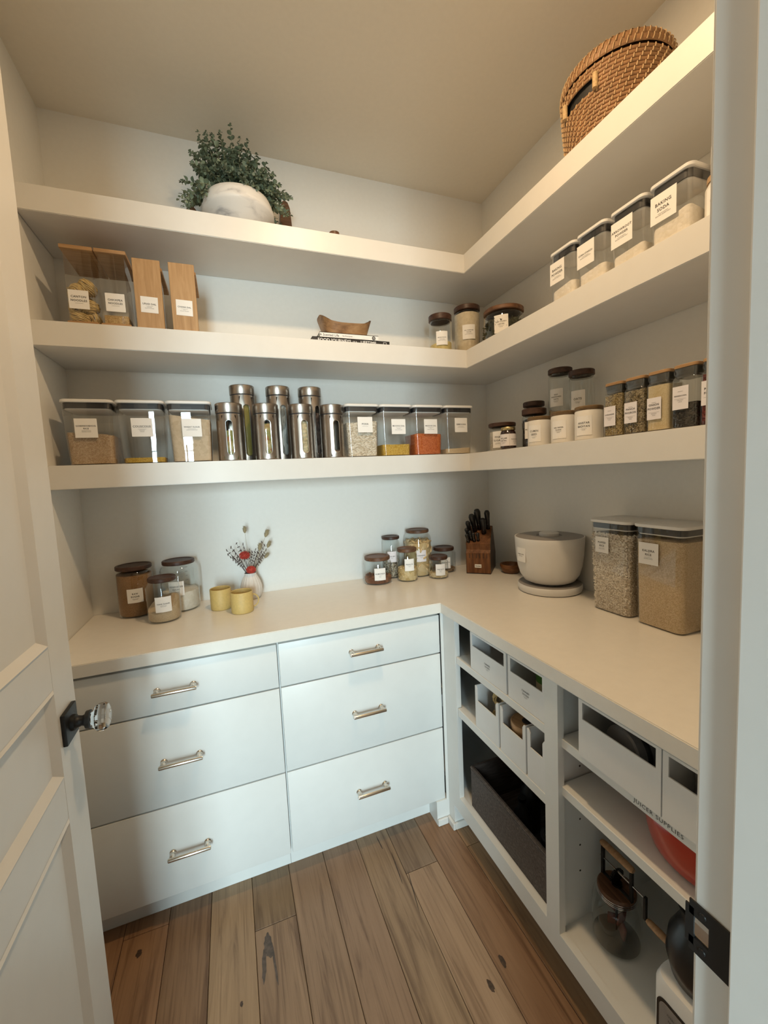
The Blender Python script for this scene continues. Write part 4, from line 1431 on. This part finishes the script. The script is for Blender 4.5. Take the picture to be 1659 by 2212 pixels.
for u, f, L, r_, tw in ((.041, .098, .105, .0095, .02), (.000, .095, .115, .0115, -.03), (-.022, .080, .100, .0110, -.08), (.023, .066, .088, .0105, .02), (-.042, .062, .076, .0085, -.10)):
    knife(u, f, L, r_, True, tw)
for u, f, L, r_, tw in ((-.047, .034, .062, .0065, -.12), (-.033, .024, .055, .0065, -.06), (-.018, .016, .050, .0065, -.05), (.000, .020, .046, .0065, 0), (-.046, .010, .050, .0065, -.10)):
    knife(u, f, L, r_, False, tw)


# ================================================================== top shelf
# potted plant
PX, PY = -1.212, -.163
t = thing('potted_plant', 'bushy grey-green plant in a white marbled bowl planter on the top shelf', 'plant', (PX, PY, S1), 0)
obj('planter', lathe([(0, .001), (.062, 0), (.070, .003), (.121, .068), (.128, .075), (.1310, .082), (.130, .092), (.125, .112), (.118, .128), (.114, .130), (.110, .126), (.110, .110), (0, .108)], 72), 'planter_glaze', t)
obj('soil', lathe([(.110, .114), (.06, .122), (0, .124)], 36), 'plug_dark', t)


def leaf_mesh(name, w_, L, mat, fold):
    n_ = 6
    V = []
    for k in range(n_ + 1):
        f = k / n_
        hw = w_ * math.sin(PI * min(1, f * .93 + .04)) ** .75
        z = -L * .12 * f * f * 2
        V += [(-hw, L * f, z + fold * hw), (0, L * f, z), (hw, L * f, z + fold * hw)]
    F = []
    for k in range(n_):
        a = 3 * k
        F += [(a, a + 1, a + 4, a + 3), (a + 1, a + 2, a + 5, a + 4)]
    me = mesh(name, (V, F), 80)
    me.materials.append(MATS[mat])
    return me


LM = [leaf_mesh('leaf', .0088, .0205, 'leaf', .25), leaf_mesh('leaf', .0098, .0205, 'leaf', .4), leaf_mesh('leaf', .0076, .0180, 'leaf_pale', .3), leaf_mesh('leaf', .0058, .0140, 'leaf', .2)]
g = random.Random(41)
leaf_spots = []
stems = []
NS = 150
for k in range(NS):
    a = 2.39996 * k
    q = math.sqrt((k + .5) / NS)
    # outline of the bush: a wide dome, highest left of the middle
    px = math.cos(a) * q * .200
    py = math.sin(a) * q * .125
    u_ = (px + .05) / .26
    top = .135 + .190 * math.sqrt(max(0, 1 - u_ * u_ - .5 * q * q)) + g.uniform(-.03, .03)
    if k in (14, 22, 31, 47):
        px -= .06
        top += .055
    if py < -.05:
        top = min(top, .20) - .02
    p0 = Vector((px * .30, py * .35, .128))
    p2 = Vector((px, py, top))
    if q > .84:
        p2.z = g.uniform(.075, .215)
        p2.x *= 1.05
    p2.y = min(p2.y, .135)
    p2.z = min(p2.z, .385)
    p1 = (p0 + p2) / 2 + Vector((px * .22, py * .2, .045))
    pts = []
    for i in range(9):
        f = i / 8
        pts.append(p0 * (1 - f) ** 2 + p1 * 2 * f * (1 - f) + p2 * f * f)
    stems.append(tube(pts, [.0016 * (1 - .7 * i / 8) for i in range(9)], 4))
    nl = 10
    for i in range(nl):
        f = .22 + .78 * i / (nl - 1)
        p = p0 * (1 - f) ** 2 + p1 * 2 * f * (1 - f) + p2 * f * f
        d_ = ((p1 - p0) * (1 - f) + (p2 - p1) * f).normalized()
        side = d_.orthogonal().normalized()
        for s_ in ((0, 180) if i < nl - 1 else (0, 120, 240)):
            ang = R(s_ + 77 * i + g.uniform(-25, 25))
            out = Matrix.Rotation(ang, 3, d_) @ side
            yd = (out + d_ * g.uniform(.2, .9)).normalized()
            zd = (Vector((0, 0, 1)) + Vector((g.uniform(-.5, .5), g.uniform(-.7, .3), g.uniform(-.3, .3))))
            xd = yd.cross(zd).normalized()
            zd = xd.cross(yd)
            sc_ = (1.12 - .45 * f) * g.uniform(.8, 1.2)
            leaf_spots.append((p, Matrix((xd, yd, zd)).transposed(), sc_, g.randrange(3) if f < .9 else 3))
obj('stems', join(*stems), 'stem', t)
# the 300 leaves nearest the viewer stand alone, the many behind them are one mass
leaf_spots.sort(key=lambda q: q[0].y - .25 * q[0].z - .004 * q[2])
for p, rot, sc_, kk in leaf_spots[:300]:
    o = obj('leaf', LM[kk], None, t)
    o.matrix_local = Matrix.Translation(p) @ rot.to_4x4() @ Matrix.Scale(sc_, 4)
V, F = [], []
for p, rot, sc_, kk in leaf_spots[300:]:
    m_ = Matrix.Translation(p) @ rot.to_4x4() @ Matrix.Scale(sc_, 4)
    off = len(V)
    V += [tuple(m_ @ v_.co) for v_ in LM[kk].vertices]
    F += [tuple(i + off for i in q_.vertices) for q_ in LM[kk].polygons]
fo = obj('foliage', (V, F), 'leaf', t, 80)
fo['kind'] = 'stuff'

# walnut board leaning on the wall behind the planter, and a flat one beside it
out = [(-.205, 0), (.232, 0), (.214, .050), (.208, .130), (.204, .185), (.196, .203), (.184, .209), (.172, .203), (.166, .185), (.158, .12), (.12, .085), (-.10, .085), (-.165, .120), (-.185, .142), (-.200, .138), (-.206, .120)]
sb = extrude([(x, z * 1.25) for x, z in out], -.009, .009)
tag(obj('serving_board', move(sb, (-1.195, -.022, S1 + .001), 0, R(-2)), 'walnut_mid', None, 40), 'walnut serving board with raised ends standing behind the planter', 'board')
pb = []
for k in range(40):
    a = 2 * PI * k / 40
    pb.append((.085 * math.cos(a), .105 * math.sin(a)))
hd = [(.020 * math.cos(a), .020 * math.sin(a)) for a in [2 * PI * k / 24 for k in range(24)]]


def flat(poly, z0, z1):
    s = extrude(poly, z0, z1)
    return [(x, z, y) for x, y, z in s[0]], [tuple(reversed(f)) for f in s[1]]


tag(obj('paddle_board', join(move(flat(pb, 0, .020), (-.862, -.125, S1 + .0005)), move(flat(hd, 0, .020), (-.866, -.262, S1 + .0005)), box(-.878, -.854, -.258, -.215, S1 + .0006, S1 + .0204)), 'walnut_mid', None, 40),
    'dark wooden paddle board lying flat, only its handle tip showing over the shelf edge', 'board')


# rattan basket with lid
def basket():
    bx, by = -.166, -.930
    t = thing('wicker_basket', 'round brown wicker basket with lid and cut-out handle on the top shelf', 'basket', (bx, by, S1), 0)
    rows_, seg_ = 16, 72
    HB, HL = .160, .052

    def rad(z):
        return .132 + .014 * math.sin(min(1, z / .20) * PI / 2)
    slot_rows = (10, 11, 12)
    hz = HB / rows_
    V, F = [], []

    def ring(z, rbase, skip):
        n_ = 6
        base_i = len(V)
        for k in range(seg_):
            a = 2 * PI * k / seg_
            for q in range(n_):
                b = PI * (q / (n_ - 1) - .5)
                rr = rbase + hz * .42 * math.cos(b)
                V.append((rr * math.cos(a), rr * math.sin(a), z + hz * .5 * math.sin(b)))
        for k in range(seg_):
            a = (k + .5) / seg_ * 360
            if skip and (abs(((a - 180 + 180) % 360) - 180) < 20 or abs(((a + 180) % 360) - 180) < 20):
                continue
            k2 = (k + 1) % seg_
            for q in range(n_ - 1):
                F.append((base_i + k * n_ + q, base_i + k2 * n_ + q, base_i + k2 * n_ + q + 1, base_i + k * n_ + q + 1))
    for i in range(rows_):
        ring(hz * (i + .5), rad(hz * i), i in slot_rows)
    bd = obj('body', join((V, F), lathe([(0, .001), (.130, .001), (.131, .004)], 48)), 'rattan_dark', t, 60)
    # near-black inner sleeve, added as painted shade behind the handle cut-out
    obj('inside_shade', join(lathe([(.125, .004), (.136, .120), (.137, .1595)], 48), lathe([(0, .006), (.125, .006)], 48)), 'plug_dark', t)
    # slanting stitches over the coils
    st = []
    for i in range(rows_):
        z = hz * (i + .5)
        r_ = rad(hz * i) + hz * .42
        for k in range(44):
            a = 2 * PI * (k + .30 * i) / 44
            ad = math.degrees(a) % 360
            if i in slot_rows and (abs(ad - 180) < 21 or ad < 21 or ad > 339):
                continue
            pts = []
            for q in range(4):
                f = q / 3 - .5
                pts.append((r_ + .0012) if False else None)
            P_ = []
            for q in range(5):
                b = PI * (q / 4 - .5) * .70
                rr = rad(hz * i) + hz * .42 * math.cos(b) + .0012
                aa = a + .012 * (q / 4 - .5)
                P_.append((rr * math.cos(aa), rr * math.sin(aa), z + hz * .52 * math.sin(b)))
            st.append(tube(P_, .0017, 4, False))
    so = obj('stitching', join(*st), 'rattan_pale', t)
    so['kind'] = 'stuff'
    # wrapped ends of the cut-out
    for a in (159, 201, -21, 21):
        r_ = rad(.2) + .004
        ca, sa = math.cos(R(a)), math.sin(R(a))
        obj('handle_wrap', tube([(r_ * ca, r_ * sa, hz * 9.6), (r_ * ca, r_ * sa, hz * 13.4)], .0075, 10), 'raffia', t)
    # lid: coils that close over the top
    V.clear()
    F.clear()
    prof_ = [(.1475, HB + .006), (.1500, HB + .010), (.1500, HB + .020), (.1470, HB + .024), (.1475, HB + .028), (.1460, HB + .036), (.1420, HB + .043), (.132, HB + .049), (.120, HB + .0505), (.06, HB + .053), (0, HB + .053)]
    ld_ = obj('lid', lathe(prof_, 72), 'rattan_dark', t, 30)
    st2 = []
    for i, (ra, za, rb, zb) in enumerate(((.1485, HB + .007, .1485, HB + .0235), (.1482, HB + .0245, .1445, HB + .040), (.144, HB + .0405, .130, HB + .0500))):
        for k in range(58):
            a = 2 * PI * (k + .45 * i) / 58
            P_ = []
            for q in range(4):
                f = q / 3
                rr = ra + (rb - ra) * f + .0026 * math.sin(PI * f) + .0012
                aa = a + .03 * f
                P_.append((rr * math.cos(aa), rr * math.sin(aa), za + (zb - za) * f))
            st2.append(tube(P_, .0015, 4, False))
    s2_ = obj('lid_stitching', join(*st2), 'rattan_pale', ld_)
    s2_['kind'] = 'stuff'


basket()


# ================================================================== lower cabinet contents
def bin_box(lab, y0, y1, z0, h, style, depth=.36, lines=None, group='white storage bins in the open cabinet', slot=None):
    """white bin with its front at x = -.580; seen from the front its left side is y1 (the larger y)"""
    t = thing('storage_bin', lab, 'bin', (-.580, (y0 + y1) / 2, z0 + .0005), R(-90), group)
    w_ = y1 - y0
    th = .003
    x0, x1 = -w_ / 2, w_ / 2
    parts = [box(x0, x1, th, depth, 0, th), box(x0, x0 + th, th, depth, th, h), box(x1 - th, x1, th, depth, th, h), box(x0 + th, x1 - th, depth - th, depth, th, h)]
    obj('body', join(*parts), 'bin_white', t, 0)
    if style == 'slot':
        s0, s1, q0, q1 = x0 + .011, x1 - .011, h - .048, h - .006
        poly = [box(x0, x1, 0, th, 0, q0), box(x0, s0, 0, th, q0, h), box(s1, x1, 0, th, q0, h), box(s0, s1, 0, th, q1, h)]
    else:
        s0, s1, q0 = x0 + .013, x1 - .013, h - .052
        poly = [box(x0, x1, 0, th, 0, q0), extrude([(x0, q0), (s0, q0), (s0, h - .010), (s0 - .006, h), (x0, h)], 0, th), extrude([(s1, q0), (x1, q0), (x1, h), (s1 + .006, h), (s1, h - .010)], 0, th)]
    fr = obj('front', join(*poly), 'bin_white', t, 0)
    if lines:
        a = layout(lines, .050, .046)
        obj('lettering', ([(x - .004 * 0, -.0006, h * .34 + y) for x, y in a[0]], a[1]), 'ink_soft', fr, 0)
    return t


def can(lab, loc, r, h, mat, band=None, name='food_can', cat='can', topmat='can_silver'):
    t = thing(name, lab, cat, loc, R(-40))
    obj('tin', lathe([(0, .001), (r - .001, 0), (r, .002), (r - .0008, .004), (r - .0008, h - .004), (r, h - .002), (r - .001, h), (r - .003, h - .003), (0, h - .003)], 32), topmat, t)
    obj('wrapper', lathe([(r + .0002, .005), (r + .0002, h - .005)], 32), mat, t)
    if band:
        obj('wrapper_band', lathe([(r + .0006, h * band[1]), (r + .0006, h * band[2])], 32), band[0], t)
    return t


Z1, Z2, ZD = .7285, .5275, .1605
bin_box('white bin with slot window, left on the upper shelf under the worktop corner', -.903, -.705, Z1, .132, 'slot', lines=['CANNED', 'GOODS', '_PANTRY'])
bin_box('white bin with slot window, right on the upper shelf, next to the centre post', -1.0690, -.912, Z1, .132, 'slot', lines=['CANNED', 'GOODS', '_PANTRY'])
can('dark jar with pale lid inside the left slotted bin', (-.50, -.845, Z1 + .004), .034, .098, 'can_dark', ('can_silver', .80, .95))
can('red-brown can at the back of the left slotted bin', (-.40, -.800, Z1 + .004), .034, .085, 'can_dark', ('red_enamel', .2, .5))
can('cream can with green stripe inside the right slotted bin', (-.49, -.985, Z1 + .004), .036, .108, 'can_cream', ('can_green', .55, .95))
can('silver can with dark wrapper beside the cream can', (-.517, -1.041, Z1 + .004), .023, .104, 'can_silver', ('can_dark', .35, .7))
bin_box('white notched bin, left of three on the second shelf, holding a noodle bag', -.858, -.727, Z2, .148, 'notch')
bin_box('white notched bin, middle of three on the second shelf, holding a round tin', -.987, -.868, Z2, .148, 'notch')
bin_box('white notched bin, right of three on the second shelf, beside the centre post', -1.0690, -.994, Z2, .148, 'notch')
# bag of noodles
t = thing('noodle_bag', 'crinkled clear bag of cream noodles in the left notched bin', 'bag', (-.50, -.800, Z2 + .004), R(-70))
V, F = [], []
secs = []
for k in range(9):
    f = k / 8
    secs.append((f * .150, .085 * (1 - .35 * f ** 3), .060 * (1 - .8 * f ** 2) + .004, .018 * (1 - .7 * f)))
sb_ = rprism(secs, 5)
sb_ = ([(x + .004 * noise.noise(Vector((x * 60, y * 60, z * 60))), y + .006 * noise.noise(Vector((x * 50, y * 50, z * 40 + 9))), z) for x, y, z in sb_[0]], sb_[1])
obj('wrap', sb_, 'wrap_clear', t, 30)
for k, (px, pz, ry) in enumerate(((-.018, .045, 20), (.018, .085, 70), (-.010, .118, 40))):
    o = obj('noodle_nest', NEST, None, t)
    o.location = (px, -.020, pz)
    o.rotation_euler = (R(80), R(ry), 0)
# round tin on its side with a wooden face and dark badge
t = thing('round_tin', 'round tan tin with a dark centre badge on its lid in the middle notched bin', 'tin', (-.520, -.9275, Z2 + .004), R(-75))
obj('case', lathe([(0, .001), (.048, 0), (.050, .004), (.050, .090), (0, .092)], 48), 'bamboo_lid', t)
ld = obj('lid', lathe([(0, .090), (.0515, .090), (.0525, .093), (.0525, .108), (.050, .111), (.046, .111), (.045, .110), (0, .110)], 48), 'bamboo_lid', t)
obj('badge', lathe([(.019, .1102), (.019, .1110), (0, .1110)], 36), 'can_dark', ld)
# brown jar
glass_jar('small brown jar with wooden lid in the right notched bin', (-.523, -1.034, Z2 + .0045), R(-60), .030, .098, 'walnutnut', .070, None, 0, 0, 0, lidr=.029, lidh=.016, lid='bamboo_lid', shoulder=.010, name='brown_jar')

# dark crate with bottles
t = thing('wooden_crate', 'dark grey-brown wooden crate on the cabinet floor under the notched bins', 'crate', (-.560, -.8575, ZD), R(-90))
cw, cdp, chh, th = .414, .34, .160, .010
for k in range(2):
    obj('front_board' if k == 0 else 'back_board', bbox(-cw / 2, cw / 2, 0 if k == 0 else cdp - th, th if k == 0 else cdp, 0, chh, .0015, 1), 'crate_wood', t)
for sx in (-1, 1):
    obj('side_board', box(min(sx * cw / 2, sx * (cw / 2 - th)), max(sx * cw / 2, sx * (cw / 2 - th)), th, cdp - th, 0, chh), 'crate_wood', t, 0)
obj('bottom_board', box(-cw / 2 + th, cw / 2 - th, th, cdp - th, 0, .008), 'crate_wood', t, 0)
obj('top_bead', join(tube([(-cw / 2, 0, chh - .006), (cw / 2, 0, chh - .006)], .0024, 6), tube([(-cw / 2, 0, chh - .014), (cw / 2, 0, chh - .014)], .0018, 6)), 'crate_wood', t)


def bottle(lab, x, y, r, h, mat, cap, capmat):
    t = thing('bottle', lab, 'bottle', (x, y, ZD + .0085), 0, 'bottles in the dark crate')
    obj('glass', lathe([(0, .001), (r - .003, 0), (r, .004), (r, h * .58), (r * .85, h * .68), (r * .40, h * .80), (r * .36, h * .92), (0, h * .92)], 32), mat, t)
    obj('cap', lathe([(0, h * .92), (r * .44, h * .92), (r * .46, h * .93), (r * .46, h * .995), (0, h)], 24), capmat, t)
    return t


bottle('black bottle with cream cap at the back left of the dark crate', -.36, -.74, .034, .250, 'black_plastic', 1, 'can_cream')
bottle('black bottle with olive cap in the middle of the dark crate', -.43, -.82, .034, .200, 'black_plastic', 1, 'can_green')
bottle('amber glass bottle in the right half of the dark crate', -.43, -.965, .036, .285, 'amber', 1, 'black_plastic')
bottle('black bottle with silver cap near the front of the dark crate', -.50, -.865, .030, .170, 'black_plastic', 1, 'steel_dark')
t = thing('spice_tub', 'round black tub with white ring lettering in the right end of the dark crate', 'tub', (-.492, -1.005, ZD + .0085), 0)
obj('body', lathe([(0, .001), (.038, 0), (.040, .004), (.040, .128), (0, .130)], 36), 'black_plastic', t)
ld = obj('lid', lathe([(.039, .130), (.0425, .131), (.0425, .146), (.0405, .149), (.034, .149), (.033, .147), (0, .147)], 40), 'black_plastic', t)
ra = []
for k in range(14):
    if k in (5, 11):
        continue
    a = 2 * PI * k / 14
    ra.append(move(box(-.0042, .0042, -.0012, .0012, 0, .0006), (.026 * math.cos(a), .026 * math.sin(a), .1472), a + PI / 2))
obj('ring_print', join(*ra), 'ink_white', ld, 0)
# right bay: bins, bowl, churn, jug
bin_box('wide white bin with slot window under the worktop, left in the right bay', -1.384, -1.181, .7175, .143, 'slot')
bin_box('wide white slotted bin in the right bay, cut off by the door jamb', -1.590, -1.387, .7175, .143, 'slot')


def drum(lab, x, y, z, r, L, rz, mats, name='rolled_mat'):
    t = thing(name, lab, 'machine part', (x, y, z + r), rz)
    obj('tube', move(lathe([(0, -L / 2), (r - .004, -L / 2), (r, -L / 2 + .004), (r, L / 2 - .004), (r - .004, L / 2), (0, L / 2)], 40), (0, 0, 0), 0, R(90)), mats[0], t)
    obj('collar', move(lathe([(r + .0005, -L * .36), (r + .002, -L * .34), (r + .002, -L * .30), (r + .0005, -L * .28)], 40), (0, 0, 0), 0, R(90)), mats[1], t)
    return t


drum('large grey juicer drum lying in the left bin of the right bay', -.47, -1.283, .7215, .052, .155, R(80), ('can_grey', 'black_plastic'), 'juicer_drum')
jd = drum('white juicer drum with grey collar lying in the right bin of the right bay', -.475, -1.475, .7215, .050, .15, R(40), ('tub_white', 'can_grey'), 'juicer_drum')
obj('juicer_cap', move(ball(.024, 20, 10, (1, 1, .8)), (-.03, -.085, -.028)), 'can_grey', jd)
# red mixing bowl
t = thing('mixing_bowl', 'large red mixing bowl on the shelf below the right bins', 'bowl', (-.418, -1.402, .5853), 0)
obj('shell', lathe([(0, .001), (.108, 0), (.120, .004), (.129, .014), (.135, .035), (.140, .070), (.143, .098), (.1415, .101), (.138, .098), (.135, .070), (.130, .036), (.118, .012), (0, .008)], 64), 'red_enamel', t)

# butter churn: jar, tin cap, crank frame and wooden grips
CX_, CY_ = -.452, -1.180
t = thing('butter_churn', 'glass jar churn with metal crank and wooden grips on the cabinet floor', 'churn', (CX_, CY_, ZD), R(-90))
t.scale = (.92, .92, .72)
obj('jar', lathe([(0, .004), (.048, .003), (.057, 0), (.0625, .006), (.064, .020), (.064, .150), (.060, .168), (.050, .182), (.046, .186), (.046, .200)], 48), 'glass', t)
obj('jar_base', lathe([(0, .006), (.056, .006), (.060, .010), (.056, .013), (0, .012)], 40), 'glass_smoke', t)
cp = obj('cap', lathe([(.048, .186), (.050, .188), (.050, .192), (.0475, .194), (.050, .196), (.050, .206), (.047, .210), (0, .212)], 40), 'walnut_mid', t)
for zz in (.184, .190, .197):
    obj('cap_ring', tube([(.0502 * math.cos(a), .0502 * math.sin(a), zz) for a in [2 * PI * k / 36 for k in range(36)]], .0016, 6, False, True), 'knife_steel', cp)
fr = obj('crank_frame', join(bbox(-.050, -.042, -.005, .005, .208, .322, .001, 1), bbox(.042, .050, -.005, .005, .208, .322, .001, 1), bbox(-.050, .050, -.005, .005, .206, .214, .001, 1)), 'black_metal', t)
obj('carry_grip', tube([(-.052, 0, .330), (-.046, 0, .330), (0, 0, .331), (.046, 0, .330), (.052, 0, .330)], [.007, .010, .011, .010, .007], 14), 'oak_handle', t)
obj('drive_rod', tube([(-.055, 0, .272), (.088, 0, .272)], .0028, 8), 'knife_steel', fr)
obj('gear', join(move(lathe([(0, -.004), (.020, -.004), (.020, .004), (0, .004)], 22), (.0, 0, .252), 0, 0, R(90)), *[move(box(-.003, .003, -.0022, .0022, .018, .024), (0, 0, .252), 0, R(20 * k)) for k in range(18)]), 'steel_dark', fr)
obj('gear', move(lathe([(0, -.004), (.014, -.004), (.014, .004), (0, .004)], 22), (0, 0, .222)), 'steel_dark', fr)
cr = obj('crank_arm', join(bbox(.083, .090, -.005, .005, .196, .278, .001, 1)), 'black_metal', t)
obj('crank_grip', tube([(.092, 0, .200), (.098, 0, .200), (.128, 0, .200), (.152, 0, .200), (.158, 0, .200)], [.006, .009, .0105, .009, .006], 14), 'oak_handle', cr)
obj('crank_pin', tube([(.158, 0, .200), (.166, 0, .200)], .003, 8), 'knife_steel', cr)
obj('paddle_shaft', tube([(0, 0, .206), (0, 0, .035)], .003, 8), 'steel_dark', t)
for k, (px, pz, rz_) in enumerate(((-.018, .120, 10), (.016, .105, 95), (-.008, .068, 50), (.020, .060, 150))):
    obj('paddle_blade', move(bbox(-.017, .017, -.003, .003, -.024, .024, .002, 1), (px, 0, pz), R(rz_), R(6)), 'chips_brown', t)

# white appliance with a black jug in front of it
t = thing('kitchen_appliance', 'white appliance with black-rimmed printed panel at the lower right of the cabinet', 'appliance', (-.465, -1.424, ZD), R(-90))
obj('housing', rprism([(0, .150, .17, .030), (.006, .158, .18, .034), (.150, .158, .18, .034), (.168, .146, .168, .032), (.174, .12, .14, .03)], 6), 'bin_white', t)
pn = obj('panel_rim', move(rprism([(0, .118, .112, .018), (.002, .118, .112, .018)], 5), (0, -.0902, .080), 0, R(90)), 'black_plastic', t)
obj('panel', move(rprism([(0, .106, .100, .014), (.001, .106, .100, .014)], 5), (0, -.0922, .080), 0, R(90)), 'tub_grey', pn)
obj('panel_block', box(.010, .046, -.0942, -.0930, .040, .108), 'chips_brown', pn, 0)
a = join(*[([(x - .026, y + .112 - .012 * k) for x, y in text2d(w__, .0062)[0]], text2d(w__, .0062)[1]) for k, w__ in enumerate(('CITRUS', 'PRESS', 'FRESH', 'JUICE', '700 ML'))])
obj('lettering', ([(x, -.0938, y) for x, y in a[0]], a[1]), 'ink', pn, 0)
t = thing('black_jug', 'matte black jug standing on the white appliance beside the churn', 'jug', (-.478, -1.412, ZD + .1743), R(-63))
obj('body', lathe([(0, .001), (.050, 0), (.062, .010), (.070, .045), (.066, .085), (.052, .115), (.044, .130), (.046, .150), (.052, .165), (.050, .166), (.042, .150), (0, .145)], 44), 'black_plastic', t)
obj('handle', tube([(.040, -.02, .150), (.075, -.04, .150), (.095, -.05, .120), (.092, -.05, .080), (.070, -.035, .050)], .008, 10), 'black_plastic', t)
